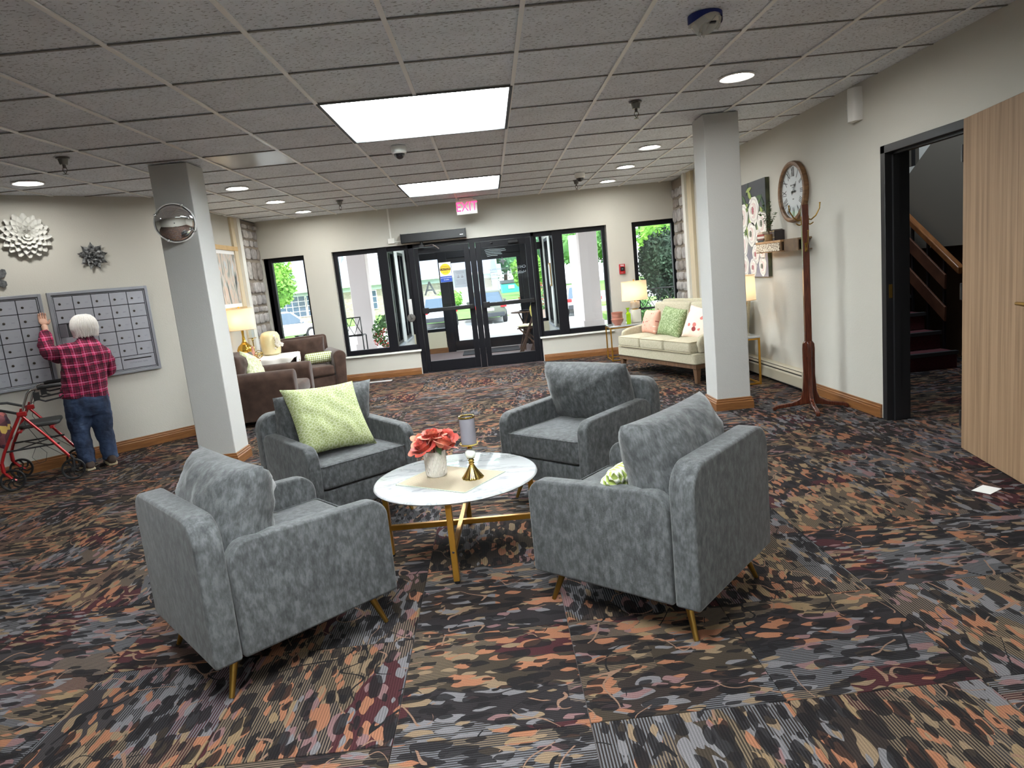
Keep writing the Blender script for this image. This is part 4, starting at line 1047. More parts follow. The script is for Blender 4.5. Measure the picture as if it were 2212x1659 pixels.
# fingers of the raised hand, curled against the letter box door, and of the other hand
def hand(base, dirv, side, s=1.):
    base = Vector(base); d = Vector(dirv).normalized(); sv = Vector(side).normalized(); nrm = d.cross(sv).normalized(); jj = []; ee = []; rr = []
    jj.append(base); rr.append(.022*s); jj.append(base+d*.03*s); rr.append((.033*s, .033*s)); ee.append((0, 1)); jj.append(base+d*.055*s); rr.append((.032*s, .032*s)); ee.append((1, 2))
    o = skin_mesh('hand', jj, ee, rr, SKIN, wo, 2)
    fm = Matrix.Identity(3)  # flatten the palm along its normal
    palm = M(); R_ = Matrix((sv, d, nrm)).transposed().to_4x4(); palm.sphere((0, .035*s, 0), .036*s, 14, 10, (1.0, 1.15, .42), T=Matrix.Translation(base) @ R_)
    bpy.data.objects.remove(o); o = palm.build('hand', SKIN, wo, smooth=True, angle=180)
    for i, (off, L) in enumerate(((-.027, .058), (-.009, .066), (.009, .062), (.026, .048))):
        p0 = base+d*.048*s+sv*off*s; p1 = p0+d*.02*s+nrm*.004; p2 = p1+d*L*.45*s+nrm*.012*s; p3 = p2+d*L*.25*s+nrm*.022*s
        skin_mesh('finger', [p0, p1, p2, p3], [(0,1),(1,2),(2,3)], [.010*s,.0095*s,.0085*s,.007*s], SKIN, o, 1)
    p0 = base+d*.005*s-sv*.024*s; p1 = p0-sv*.02*s+d*.02*s+nrm*.012*s; p2 = p1+d*.022*s-sv*.006*s+nrm*.012*s
    skin_mesh('thumb', [p0, p1, p2], [(0,1),(1,2)], [.012*s,.011*s,.008*s], SKIN, o, 1)
hand((-.13,.365,1.352), (.0,.45,.9), (-1,.0,.1)); hand((.18,.33,.90), (-.3,.9,.1), (-.9,-.3,.0))
# shirt
k = NT('plaid_shirt', .85); xo, yo, zo = k.sep(k.tc.outputs['Object'])[:3]
nz = k.noise(k.tc.outputs['Object'], 5, 2); xw_ = k.math('ADD', xo, k.math('MULTIPLY', nz, .02)); zw_ = k.math('ADD', zo, k.math('MULTIPLY', nz, .035))
def band(v, per, lo, hi, ph=0.): f_ = k.math('FRACT', k.math('MULTIPLY_ADD', v, 1/per, ph)); return k.math('MULTIPLY', k.math('GREATER_THAN', f_, lo), k.math('LESS_THAN', f_, hi))
c = S(196,44,96)
c = k.mix(k.math('MULTIPLY', band(xw_, .075, .0, .45), .62), c, S(40,16,34)); c = k.mix(k.math('MULTIPLY', band(zw_, .085, .0, .45), .62), c, S(40,16,34))
c = k.mix(k.math('MULTIPLY', band(xw_, .0375, .0, .14, .3), .75), c, S(22,12,24)); c = k.mix(k.math('MULTIPLY', band(zw_, .0425, .0, .14, .3), .75), c, S(22,12,24))
c = k.mix(k.math('MULTIPLY', band(xw_, .075, .70, .76), .6), c, S(232,150,190)); c = k.mix(k.math('MULTIPLY', band(zw_, .085, .70, .76), .7), c, S(232,150,190))
k.color(c); k.bump(k.noise(k.tc.outputs['Object'], 22, 3), .7, .012)
SHIRT = k.m
def ring(cx, cy, z, rx, ry, n=28, pw=2.4, tilt=0., w=0., ph=0.):
    P = []
    for i in range(n):
        a = 2*pi*i/n; ca, sa = cos(a), sin(a); x = rx*abs(ca)**(2/pw)*(1 if ca >= 0 else -1); y = ry*abs(sa)**(2/pw)*(1 if sa >= 0 else -1)
        q = 1+w*sin(a*5+ph)+w*.6*sin(a*9+ph*2); P.append(Vector((cx+x*q, cy+y*q, z+tilt*x)))
    return P
m = M()
rings = [ring(.0,.015,.655,.188,.138,tilt=-.16,w=.02,ph=1), ring(.005,.015,.70,.186,.14,tilt=-.14,w=.018,ph=.5), ring(.02,.01,.80,.178,.145,tilt=-.08,w=.015,ph=2), ring(.04,.005,.92,.178,.14,tilt=-.06,w=.015,ph=3.5),
         ring(.065,.005,1.03,.185,.13,tilt=-.07,w=.01,ph=4), ring(.085,.012,1.10,.17,.115,tilt=-.10,w=.006), ring(.095,.022,1.15,.12,.09,tilt=-.10), ring(.105,.035,1.185,.066,.062), ring(.11,.045,1.215,.058,.054), ring(.11,.045,1.218,.050,.046)]
m.loft(rings)
def sleeve(pts, rs): m.tube(pts, rs, 16)
sleeve([(.0,.02,1.09),(-.07,.045,1.085),(-.125,.10,1.075),(-.172,.16,1.10),(-.175,.22,1.16),(-.150,.29,1.245),(-.140,.32,1.285)], [.085,.085,.078,.072,.066,.056,.050])
sleeve([(.17,.02,1.06),(.215,.04,1.03),(.245,.07,.95),(.255,.10,.87),(.245,.17,.86),(.215,.25,.875),(.20,.285,.88)], [.085,.082,.072,.066,.06,.05,.046])
sh = m.build('shirt', SHIRT, wo, smooth=True)
rm = sh.modifiers.new('merge', 'REMESH'); rm.mode = 'VOXEL'; rm.voxel_size = .010; rm.use_smooth_shade = True
sm_ = sh.modifiers.new('soft', 'SMOOTH'); sm_.factor = .6; sm_.iterations = 5
tx = bpy.data.textures.new('folds', 'CLOUDS'); tx.noise_scale = .07
dm_ = sh.modifiers.new('folds', 'DISPLACE'); dm_.texture = tx; dm_.strength = .022; dm_.mid_level = .5
M().loft([ring(.112,.048,1.205,.062,.056), ring(.112,.05,1.232,.058,.053), ring(.112,.05,1.205,.054,.049)], cap=False).build('collar', SHIRT, wo, smooth=True)
# jeans
k = NT('blue_denim', .85); v = k.tc.outputs['Object']; n1 = k.noise(k.mapping(v, (1,1,.5)), 9, 4); k.color(k.ramp(n1, [(.35, S(30,42,66)), (.55, S(52,70,102)), (.7, S(84,104,136))])); k.bump(k.noise(k.mapping(v, (1,1,2.2)), 10, 3), .8, .02)
m = M(); m.loft([ring(.01,.02,.50,.165,.125), ring(.01,.015,.58,.180,.145), ring(.01,.015,.66,.178,.14), ring(.01,.015,.74,.165,.125)])
m.tube([(-.075,.015,.58),(-.085,.015,.46),(-.09,.02,.34),(-.085,.0,.20),(-.082,-.01,.085),(-.082,-.01,.055)], [.098,.096,.078,.072,.066,.067], 18)
m.tube([(.095,.015,.58),(.10,.015,.46),(.10,.03,.34),(.105,.01,.20),(.108,.0,.085),(.108,.0,.055)], [.098,.096,.078,.072,.066,.067], 18)
jn = m.build('jeans', k.m, wo, smooth=True)
rm = jn.modifiers.new('merge', 'REMESH'); rm.mode = 'VOXEL'; rm.voxel_size = .010; rm.use_smooth_shade = True
sm_ = jn.modifiers.new('soft', 'SMOOTH'); sm_.factor = .6; sm_.iterations = 4
dm_ = jn.modifiers.new('folds', 'DISPLACE'); dm_.texture = tx; dm_.strength = .02; dm_.mid_level = .5
SHOE = mat('shoe_brown', S(64,50,42), .6); SOLE = mat('shoe_sole', S(196,182,150), .7)
for sx, a in ((-.085, .1), (.108, -.12)):
    T_ = Matrix.Translation((sx, -.01, 0)) @ Matrix.Rotation(a, 4, 'Z')
    def shoe_ring(y, w_, z0, z1): return [T_ @ Vector((w_*cos(2*pi*i/16), y, (z0+z1)/2+(z1-z0)/2*sin(2*pi*i/16))) for i in range(16)]
    so_ = M().loft([shoe_ring(-.078, .012, .02, .04), shoe_ring(-.074, .028, .015, .065), shoe_ring(-.060, .037, .013, .09), shoe_ring(-.03, .041, .012, .10), shoe_ring(.03, .042, .012, .09), shoe_ring(.09, .046, .012, .065), shoe_ring(.14, .042, .012, .05), shoe_ring(.165, .02, .016, .035)]).build('shoe', SHOE, wo, smooth=True)
    M().prism([tuple((T_ @ Vector((x_, y_, 0)))[:2]) for x_, y_ in ((-.034,-.07),(.0,-.08),(.034,-.07),(.043,-.02),(.048,.09),(.035,.155),(0,.175),(-.035,.155),(-.048,.09),(-.043,-.02))], 0, .02).build('sole', SOLE, so_, bevel=.004)
# hair
HAIR = mat('white_hair', S(254,252,250), .7, c2=S(240,236,230), vscale=16, vstretch=(7,7,.6), bump=.2, bscale=40, bstretch=(6,6,.5), sheen=.3)
m = M()
hc = Vector((.122, .072, 1.295)); rings = []
for q in range(13):
    a = -pi*.36+(pi*.86)*q/12; rr = []
    for i in range(32):
        b = 2*pi*i/32; back = max(0, -sin(b)); w_ = 1+.035*sin(b*7+q*.5)+.02*sin(b*15+q)
        low = a < -.4 and sin(b) > .35
        r_x, r_y = .107*w_, (.115 if not low else .085)*w_
        ff = 1+(.06*back if a < 0 else 0)
        rr.append(hc+Vector((r_x*cos(a)*cos(b)*ff*(1.08 if a < 0 else 1), r_y*cos(a)*sin(b)*ff, .098*sin(a)+(0 if a > -.5 else -.012*sin(b*9+1)))))
    rings.append(rr)
m.loft(rings)
hr = m.build('hair', HAIR, wo, smooth=True, angle=180, sub=1)
m = M(); rnd = random.Random(12)
for q in range(230):
    b = rnd.uniform(-.15*pi, 1.15*pi)+pi; b = b if sin(b) < .35 else -b; a1 = rnd.uniform(-.95, -.62) if sin(b) < .1 else rnd.uniform(-.5, -.2); pts = []; dr = rnd.uniform(-.25, .25); k_ = rnd.uniform(1.0, 1.05)
    for e in range(7):
        a = 1.42+(a1-1.42)*e/6; bb = b+dr*(e/6)**2; pts.append(hc+Vector(((.106-.008*max(0, -a))*k_*cos(max(a, -.30)*.92)*cos(bb), .114*k_*cos(max(a, -.30)*.92)*sin(bb), .110*k_*sin(a)+.006-.01*max(0, -a))))
    m.tube(pts, [.003, .0055, .0065, .0065, .006, .0045, .001], 5)
m.build('hair_strands', HAIR, hr, smooth=True)
# face (turned to the wall)
m = M(); m.sphere((.122,.185,1.285), .014, 10, 8, (.8,1,1.2)); m.build('nose', SKIN, wo, smooth=True)
for sx in (-.03, .03): M().sphere((.122+sx,.166,1.30), .009, 10, 8).build('eye', mat('eye_white', S(230,230,230), .3), wo, smooth=True)
M().sphere((.122,.168,1.252), .02, 12, 8, (1,.4,.28)).build('mouth', mat('lip', S(180,110,104), .5), wo, smooth=True)
M().sphere((.019,.075,1.265), .022, 10, 8, (.35,.8,1.2)).build('ear', SKIN, wo, smooth=True)

# ---------------------------------------------------------------- rollator walker (local x towards the woman, y towards the wall)
RED_ = mat('walker_red', S(168,30,34), .28, metal=.35, coat=.5); WB = mat('walker_black', S(26,26,28), .45)
wk = thing('rollator_walker', 'red four-wheeled rollator walker with black seat and brakes behind the woman', 'walker', (-4.175, 5.616, 0), atan2(.195, .377))
LY = .50
def wheel(x, y, z, r, parent):
    T_ = Matrix.Translation((x, y, z)) @ RX
    o = M().lathe([(r-.012, -.012), (r-.004, -.012), (r, -.006), (r, .006), (r-.004, .012), (r-.012, .012), (r-.018, .009), (r-.018, -.009), (r-.012, -.012)], 32, T=T_, cap=False).build('wheel', WB, parent, smooth=True)
    M().lathe([(.001, -.014), (.016, -.014), (.018, .014), (.001, .014)], 16, T=T_).build('hub', WB, o, smooth=True, angle=40)
    m = M()
    for q in range(7):
        a = 2*pi*q/7; P = [Vector((.014*cos(a), 0, .014*sin(a))), Vector(((r*.5)*cos(a+.22), 0, (r*.5)*sin(a+.22))), Vector(((r-.014)*cos(a+.7), 0, (r-.014)*sin(a+.7)))]
        m.tube([p+Vector((x, y, z)) for p in P], [.007, .006, .010], 6, ry=.006)
    m.build('spokes', WB, o, smooth=True)
    M().sphere((x, y-.016, z), .006, 8, 6).build('axle_cap', CHROME, o)
    return o
for y in (0, LY):
    s_ = -1 if y == 0 else 1
    m = M(); m.tube([(-.05, y, .235), (-.045, y, .26), (-.018, y, .33), (.07, y, .50), (.155, y, .655), (.165, y, .68)], .0125, 10); m.build('front_tube', RED_, wk, smooth=True)
    M().tube([(-.05, y, .25), (-.05, y, .18), (-.035, y, .15), (.0, y+s_*.0, .10), (.03, y, .085)], [.016, .017, .014, .012, .010], 8).build('fork', RED_, wk, smooth=True)
    M().tube([(.155, y, .62), (.30, y, .41), (.43, y, .205)], .0115, 10).build('rear_tube', RED_, wk, smooth=True)
    M().tube([(.43, y, .22), (.45, y, .19), (.445, y, .10)], .013, 8).build('wheel_bracket', WB, wk, smooth=True)
    M().cbox((.158, y, .635), (.07, .035, .04)).build('joint', RED_, wk, bevel=.006)
    wheel(.0, y, .092, .092, wk); wheel(.437, y, .092, .092, wk)
    M().tube([(.165, y, .66), (.20, y, .745), (.225, y, .80), (.25, y, .825), (.30, y, .832), (.33, y, .832)], .0105, 10).build('handle_post', CHROME, wk, smooth=True)
    g_ = M().tube([(.30, y, .832), (.33, y, .836), (.46, y, .838), (.475, y, .838)], [.014, .017, .017, .015], 12).build('grip', WB, wk, smooth=True)
    b_ = M(); b_.tube([(.27, y, .81), (.29, y, .775), (.33, y, .755), (.44, y, .765), (.475, y, .772)], .007, 8); b_.tube([(.28, y, .78), (.30, y, .735), (.34, y, .715), (.45, y, .728), (.475, y, .745)], .007, 8); b_.cbox((.285, y, .765), (.045, .02, .07))
    b_.build('brake_lever', WB, wk, smooth=True, angle=50)
    M().tube([(.275, y, .73), (.20, y+.03, .70), (.16, y+.02, .55), (.25, y, .36), (.40, y, .22)], .0025, 5).build('brake_cable', BLACK, wk, smooth=True)
M().prism(rrect(.10, .40, .07, LY-.07, .05, 5), .495, .53).build('seat', mat('walker_seat', S(48,50,50), .5), wk, bevel=.012, bseg=3)
M().box(.10, .13, .0, LY, .475, .495).box(.33, .36, .0, LY, .475, .495).build('seat_bar', RED_, wk, bevel=.004)
for y in (.02, LY-.02):
    M().tube([(-.01, y, .335), (.375, y, .335)], .0075, 8).build('side_bar', WB, wk, smooth=True)
M().tube([(.06, .02, .335), (.30, LY-.02, .335)], .006, 8).tube([(.30, .02, .335), (.06, LY-.02, .335)], .006, 8).build('cross_brace', WB, wk, smooth=True)
M().tube([(.2, .03, .33), (.16, .03, .25), (.2, .03, .19), (.25, .03, .2), (.27, .03, .27), (.22, .03, .34)], .002, 5).build('loose_cable', BLACK, wk)
M().tube([(.13, 0, .645), (.0, .0, .70), (-.10, .06, .715), (-.15, .25, .715), (-.10, LY-.06, .715), (.0, LY, .70), (.13, LY, .645)], .011, 8).tube([(-.13, .13, .715), (-.15, .25, .715), (-.13, .37, .715)], .022, 10).build('back_bar', WB, wk, smooth=True)
k = NT('bag_print', .8); v = k.tc.outputs['Object']; q = k.voro(v, 16, rnd=1.); cr = k.sep(q.outputs['Color']); k.color(k.ramp(cr[0], [(0, S(86,50,58)), (.3, S(120,66,72)), (.5, S(60,44,60)), (.7, S(170,96,90)), (.86, S(214,182,96)), (.93, S(70,60,74))], 'CONSTANT')); k.bump(k.noise(v, 20, 2), .6, .01)
bg_ = pillow(.36, .30, .17, seed=51, wr=.01, pinch=.0, n=16); bg_.v = [(x, y, z*(1.0)-.03*(x/.18)**2) for x, y, z in bg_.v]
bo = bg_.build('tote_bag', k.m, None, smooth=True, angle=120, loc=(-4.34, 5.80, .53), rot=(0, 0, radians(-50)))
tag(bo, 'purple and red printed bag hanging on the red walker at the left edge', 'bag')
# ---------------------------------------------------------------- coat stand
CW = mat('mahogany', S(92,46,30), .22, c2=S(58,26,18), vscale=10, vstretch=(12,12,1), coat=.35)
cr_ = thing('coat_stand', 'dark mahogany coat stand with brass hooks beside the right wall', 'coat stand', (2.615, 5.53, 0), radians(-14))
M().box(-.026, .026, -.026, .026, .45, 1.70).build('post', CW, cr_, bevel=.004)
for a in range(4):
    T_ = Matrix.Rotation(a*pi/2, 4, 'Z')
    P = [(.0, .05), (.26, .015), (.29, .0), (.30, .0), (.30, .03), (.27, .045), (.14, .065), (.075, .10), (.055, .16), (.045, .30), (.048, .52), (.045, .56), (.03, .585), (.0, .59)]
    M().prism(P, -.016, .016, 'xz', T=T_ @ Matrix.Translation((0, 0, 0))).build('foot', CW, cr_, bevel=.005)
def hook(a, z, big, parent):
    T_ = Matrix.Rotation(a, 4, 'Z')
    m = M()
    if big: m.tube([T_ @ Vector(p) for p in ((.026, 0, z), (.05, 0, z-.008), (.085, 0, z+.02), (.115, 0, z+.075), (.118, 0, z+.115))], [.006, .006, .0055, .005, .005], 8)
    else: m.tube([T_ @ Vector(p) for p in ((.026, 0, z-.03), (.042, 0, z-.035), (.06, 0, z-.025))], .005, 8)
    m.sphere(T_ @ Vector((.118, 0, z+.118) if big else (.062, 0, z-.022)), .0085 if big else .007, 10, 6, (1, 1, .6))
    if big: m.cbox((0, 0, 0), (.006, .022, .07), T_ @ Matrix.Translation((.028, 0, z-.01)))
    return m.build('hook', LGOLD, parent, smooth=True, angle=50)
for a in (0, pi): hook(a, 1.585, True, cr_); hook(a, 1.575, False, cr_)
for a in (-pi/2, pi/2): hook(a, 1.37, True, cr_); hook(a, 1.36, False, cr_)

# ---------------------------------------------------------------- right wall: clock, painting, shelf, heater
WOODC = mat('clock_wood', S(146,110,76), .5, c2=S(104,76,52), vscale=12, vstretch=(1,1,3))
ck = thing('wall_clock', 'large round wooden wall clock with roman numerals', 'clock', (XR-.002, 6.365, 1.875), -pi/2)   # local -y looks into the room
CR = .275
M().lathe([(CR-.03, .0), (CR, .0), (CR+.005, .02), (CR, .045), (CR-.02, .05), (CR-.035, .042), (CR-.036, .01)], 64, T=RX, cap=False).build('frame', WOODC, ck, smooth=True, angle=40)
M().lathe([(.001, .018), (CR-.034, .018), (CR-.034, .0)], 64, T=RX).build('dial', mat('dial_white', S(236,238,238), .5), ck)
M().lathe([(.001, .0385), (CR-.036, .0385)], 48, T=RX, cap=False).build('glass_cover', GLASS, ck)
for q, s_ in enumerate(('XII', 'I', 'II', 'III', 'IIII', 'V', 'VI', 'VII', 'VIII', 'IX', 'X', 'XI')):
    a = pi/2-q*pi/6; o = text('numeral', s_, .125, INK, ck, (.178*cos(a), -.0195, .178*sin(a)), (pi/2, -(a-pi/2), 0), sx=.44)
    o.rotation_euler = (Matrix.Rotation(-(a-pi/2), 3, 'Y') @ Matrix.Rotation(pi/2, 3, 'X')).to_euler()
text('lettering', 'OLD TOWN', .020, INK, ck, (0, -.0195, .062)); text('lettering', 'CLOCK', .013, INK, ck, (0, -.0195, .04)); text('lettering', 'PARIS', .012, INK, ck, (0, -.0195, -.065))
for nm, a, L_, w_ in (('hour_hand', pi/2-radians(88), .075, .008), ('minute_hand', pi/2-radians(40), .115, .005)):
    m = M(); T_ = Matrix.Rotation(-a, 4, 'Y')
    m.prism([(-.03, -w_), (-.02, w_*1.5), (0, w_*.6), (L_*.45, w_*.5), (L_*.6, w_*1.8), (L_*.72, w_*.5), (L_, 0), (L_*.72, -w_*.5), (L_*.6, -w_*1.8), (L_*.45, -w_*.5), (0, -w_*.6)], -.026, -.023, 'xz', T=T_)
    m.build(nm, INK, ck)
M().cyl((0, -.019, 0), (0, -.03, 0), .009, 14).build('hub', INK, ck)

# painting: thick canvas with white roses on dark ground
pt = thing('canvas_painting', 'tall canvas painting of white roses on the right wall behind the column', 'painting', (XR-.002, 7.36, 1.595), -pi/2)
k = NT('painting_ground', .5); v = k.tc.outputs['Object']; xo, yo, zo = k.sep(v)[:3]
n1 = k.noise(v, 7, 4, dist=1.); g1 = k.math('ADD', zo, k.math('MULTIPLY', n1, .35))
base = k.ramp(k.math('MULTIPLY_ADD', g1, 1., .45), [(.10, S(150,146,156)), (.35, S(128,124,134)), (.55, S(118,122,112)), (.72, S(72,92,62)), (.82, S(52,58,66)), (1, S(40,44,52))])
k.color(base); k.bump(n1, .3, .004)
PGND = k.m
HW, HH = .42, .50
M().box(-HW, HW, -.042, -.038, -HH, HH).build('canvas_front', PGND, pt)
M().box(-HW, HW, -.038, -.0, -HH, HH).build('canvas_edge', mat('canvas_edge_dark', S(58,56,50), .7, c2=S(96,104,72), vscale=7), pt)
LEAFP = [mat('paint_leaf_%d' % i, S(*c), .6) for i, c in enumerate(((104,128,68), (70,96,56), (150,166,92), (46,70,52)))]
PW = [mat('paint_white_%d' % i, S(*c), .55) for i, c in enumerate(((236,234,226), (214,208,204), (222,204,200), (190,188,180)))]
rnd = random.Random(14)
for q in range(26):
    cx_, cz_ = rnd.uniform(-HW*.85, HW*.85), rnd.uniform(-.05, HH*.9); a = rnd.uniform(0, 6.28); L_, w_ = rnd.uniform(.05, .1), rnd.uniform(.015, .03)
    P = [(cx_+L_*cos(a)*t_+w_*sin(pi*(t_+1)/2)*sg*-sin(a), cz_+L_*sin(a)*t_+w_*sin(pi*(t_+1)/2)*sg*cos(a)) for sg, ts in ((1, (-1, -.5, 0, .5, 1)), (-1, (.5, 0, -.5))) for t_ in ts]
    P = [(max(-HW, min(HW, a_)), max(-HH, min(HH, b_))) for a_, b_ in P]
    M().prism(P, -.0435-.0004*q*.3, -.042, 'xz').build('painted_leaf', rnd.choice(LEAFP), pt)
def prose(cx_, cz_, r, centre):
    m_ = []
    for li in range(6):
        rr_2 = r*(1-li*.15); P = []
        for i in range(36):
            a = 2*pi*i/36; q = rr_2*(1+.05*sin(3*a+li*2)+.03*sin(7*a+li)); P.append((max(-HW, min(HW, cx_+q*cos(a)*.92+.006*li*sin(li))), max(-HH, min(HH, cz_+q*sin(a)))))
        M().prism(P, -.0445-.0016*li, -.042, 'xz').build('painted_petal', PW[(0, 1, 0, 2, 0, 3)[li]], pt)
    P = [(cx_+r*.15*cos(2*pi*i/16)*(1+.35*(i % 2)), cz_+r*.22*sin(2*pi*i/16)*(1+.35*(i % 2))) for i in range(16)]
    M().prism(P, -.0535, -.05, 'xz').build('painted_centre', centre, pt)
PK = mat('paint_pink', S(176,104,112), .6); PD = mat('paint_dark', S(96,98,84), .6)
for (a_, b_, r_, c_) in ((.10, .20, .15, PK), (.31, .05, .135, PD), (.02, -.04, .13, PD), (.20, -.10, .10, PD), (.12, -.26, .105, PK), (.04, -.40, .10, PK), (-.2, .15, .15, PD), (-.22, -.15, .14, PD), (.30, -.24, .085, PD), (.29, -.39, .10, PD), (-.2, -.38, .12, PK)): prose(a_, b_, r_, c_)

# carved shelf with books and a plant
SHW = mat('shelf_wood', S(196,156,112), .55, c2=S(168,128,88), vscale=10, vstretch=(1,8,1)); SHD = mat('shelf_wood_dark', S(128,104,78), .6, c2=S(98,78,58), vscale=10, vstretch=(1,8,1))
sf = thing('wall_shelf', 'light wooden shelf with a white carved front left of the coat stand', 'shelf', (XR, 6.655, 1.40), -pi/2)
M().box(-.30, .29, -.16, -.0, .028, .05).build('board', SHW, sf, bevel=.003)
M().box(-.30, .29, -.155, -.0, -.06, -.052).build('bottom_board', SHW, sf); M().box(-.30, .29, -.155, -.14, -.055, .03).build('front_panel', mat('shelf_shadow', S(120,92,66), .8), sf)
k = NT('carved_white', .7); q = k.voro(k.tc.outputs['Object'], 55, feature='DISTANCE_TO_EDGE', rnd=.9)
m_ = k.math('GREATER_THAN', q.outputs['Distance'], .16); k.color(k.mix(m_, S(228,216,196), S(112,86,62))); k.bump(k.math('MULTIPLY', q.outputs['Distance'], -1.), .9, .01)
M().box(-.28, .27, -.162, -.154, -.05, .026).build('carved_front', k.m, sf)
sf2 = thing('wall_shelf', 'darker brown wooden shelf partly behind the coat stand', 'shelf', (XR, 6.21, 1.405), -pi/2)
M().box(-.15, .145, -.13, -.0, .028, .045).build('board', SHD, sf2, bevel=.003); M().box(-.15, .145, -.13, -.12, -.06, .03).build('front_panel', SHD, sf2); M().box(-.15, .145, -.13, 0, -.068, -.058).build('bottom_board', SHD, sf2)
BK = ((S(200,180,160), .022, 'cream'), (S(150,70,60), .02, 'dark red'), (S(214,206,196), .02, 'white'), (S(120,80,70), .016, 'brown'), (S(60,66,62), .018, 'grey green'))
z = 1.4505
for q, (c_, h_, nm) in enumerate(BK[::-1]):
    t = thing('book', nm+' book in the flat stack at the left end of the carved shelf', 'book', (XR-.085, 6.845, z), radians(-90+rnd.uniform(-5, 5)), 'books on the carved shelf')
    M().box(-.07, .07, -.062, .06, .002, h_-.002).build('pages', mat('paper_cream', S(224,216,196), .8), t)
    m = M(); m.box(-.073, .073, -.065, .062, 0, .0022); m.box(-.073, .073, -.065, .062, h_-.0022, h_); m.box(-.073, .073, -.067, -.062, 0, h_); m.build('cover', mat('book_'+nm.replace(' ', '_'), c_, .6), t)
    z += h_+.0008
y_ = 6.75
for q, (c_, w_, nm) in enumerate(((S(84,58,52), .022, 'dark brown'), (S(66,62,64), .02, 'black'), (S(110,84,70), .024, 'brown'), (S(76,76,80), .02, 'charcoal'), (S(124,110,98), .02, 'taupe'), (S(56,52,54), .022, 'black cloth'))):
    t = thing('book', nm+' upright book, '+('first', 'second', 'third', 'fourth', 'fifth', 'last')[q]+' from the flat stack, behind the plant', 'book', (XR-.05, y_-w_/2, 1.4505), radians(-90), 'books on the carved shelf')
    M().box(-w_/2+.002, w_/2-.002, -.05, .045, .001, .104-.006*(q % 3)).build('pages', MATS['paper_cream'], t)
    m = M(); hh = .108-.006*(q % 3); m.box(-w_/2, -w_/2+.002, -.052, .046, 0, hh); m.box(w_/2-.002, w_/2, -.052, .046, 0, hh); m.box(-w_/2, w_/2, -.054, -.05, 0, hh); m.build('cover', mat('book_'+nm.replace(' ', '_'), c_, .6), t)
    for zz in (.03, .09): M().box(-w_/2, w_/2, -.0548, -.0538, zz, zz+.006).build('band', mat('book_band', S(190,170,120), .6), t)
    y_ -= w_+.001
pl = thing('potted_plant', 'small artificial eucalyptus plant in a brown pot on the carved shelf', 'plant', (XR-.125, 6.70, 1.4505))
M().lathe([(.034, 0), (.038, .004), (.042, .06), (.043, .066), (.038, .066), (.036, .055), (.001, .055)], 24).build('pot', mat('pot_brown', S(160,132,92), .8, var=.3, vscale=40), pl, smooth=True, angle=50)
m = M(); lv = M(); rnd = random.Random(17)
for q in range(7):
    a = q*.9; top = Vector((.055*cos(a), .055*sin(a), .225+.03*(q % 3))); p0 = Vector((0, 0, .055)); p1 = Vector((.01*cos(a), .01*sin(a), .13)); m.tube([p0, p1, top], [.003, .002, .001], 5)
    for e in range(13):
        b = p1.lerp(top, e/8); d = Vector((rnd.uniform(-1, 1), rnd.uniform(-1, 1), rnd.uniform(-.3, .6))).normalized(); c_ = b+d*.016; s_ = d.cross(Vector((0, 0, 1))).normalized()*.014; u_ = d*.018
        lv.add([c_-u_, c_-s_, c_+u_, c_+s_], [(0, 1, 2, 3)])
m.build('stems', mat('twig_brown', S(96,76,52), .8), pl, smooth=True); lv.build('foliage', mat('eucalyptus', S(86,108,66), .6, c2=S(60,80,52), vscale=60), pl, kind='stuff')

HEAT = mat('heater_cream', S(188,183,164), .45); HD = mat('heater_slot', S(30,28,28), .8)
hb = thing('baseboard_heater', 'cream baseboard heater along the right wall behind the coat stand', 'heater', (XR, 8.0, 0), 0)
m = M(); m.prism([(-.002, .19), (-.002, .205), (-.045, .205), (-.075, .17), (-.075, .165), (-.045, .195)], -1.85, 1.4, 'xz'); m.build('top_hood', HEAT, hb)
m = M(); m.prism([(-.072, .035), (-.078, .04), (-.078, .135), (-.065, .15), (-.062, .147), (-.073, .13)], -1.85, 1.4, 'xz'); m.build('front_cover', HEAT, hb)
M().box(-.062, -.003, -1.84, 1.39, .02, .19).build('dark_core', HD, hb); M().box(-.082, -.002, -1.90, -1.82, .0, .21).build('end_cap', HEAT, hb, bevel=.004)

# ---------------------------------------------------------------- beige loveseat (local +y faces the room)
BF = mat('cream_weave', S(188,182,160), .9, c2=S(174,168,145), vscale=60, bump=.25, bscale=300, sheen=.1, spec=.15); PIPE = mat('cream_piping', S(176,168,142), .9); WALN = mat('walnut', S(112,84,62), .45, c2=S(84,62,46), vscale=8, vstretch=(8,1,1))
sx_, sy_, sth = 2.20, 8.03, radians(-160)
lv_ = thing('loveseat', 'cream buttoned loveseat with wooden base behind the right column', 'sofa', (sx_, sy_, 0), sth-pi/2)
W, D = 1.62, .78
M().box(-W/2+.01, W/2-.01, D/2-.07, D/2-.035, .165, .215).box(-W/2+.01, W/2-.01, -D/2+.04, -D/2+.07, .165, .215).box(-W/2+.01, -W/2+.045, -D/2+.04, D/2-.036, .166, .214).box(W/2-.045, W/2-.01, -D/2+.04, D/2-.036, .166, .214).build('wooden_rail', WALN, lv_, bevel=.003)
for a in (-1, 1):
    for b in (-1, 1):
        X, Y = a*(W/2-.045), b*(D/2-.075)
        M().loft([[Vector((X+dx*.02, Y+dy*.02, 0)) for dx, dy in ((-1,-1),(1,-1),(1,1),(-1,1))], [Vector((X+dx*.032, Y+dy*.032, .17)) for dx, dy in ((-1,-1),(1,-1),(1,1),(-1,1))]]).build('leg', WALN, lv_, bevel=.003)
M().prism(rrect(-W/2, W/2, -D/2+.02, D/2-.02, .04, 4), .215, .335).build('base', BF, lv_, bevel=.01)
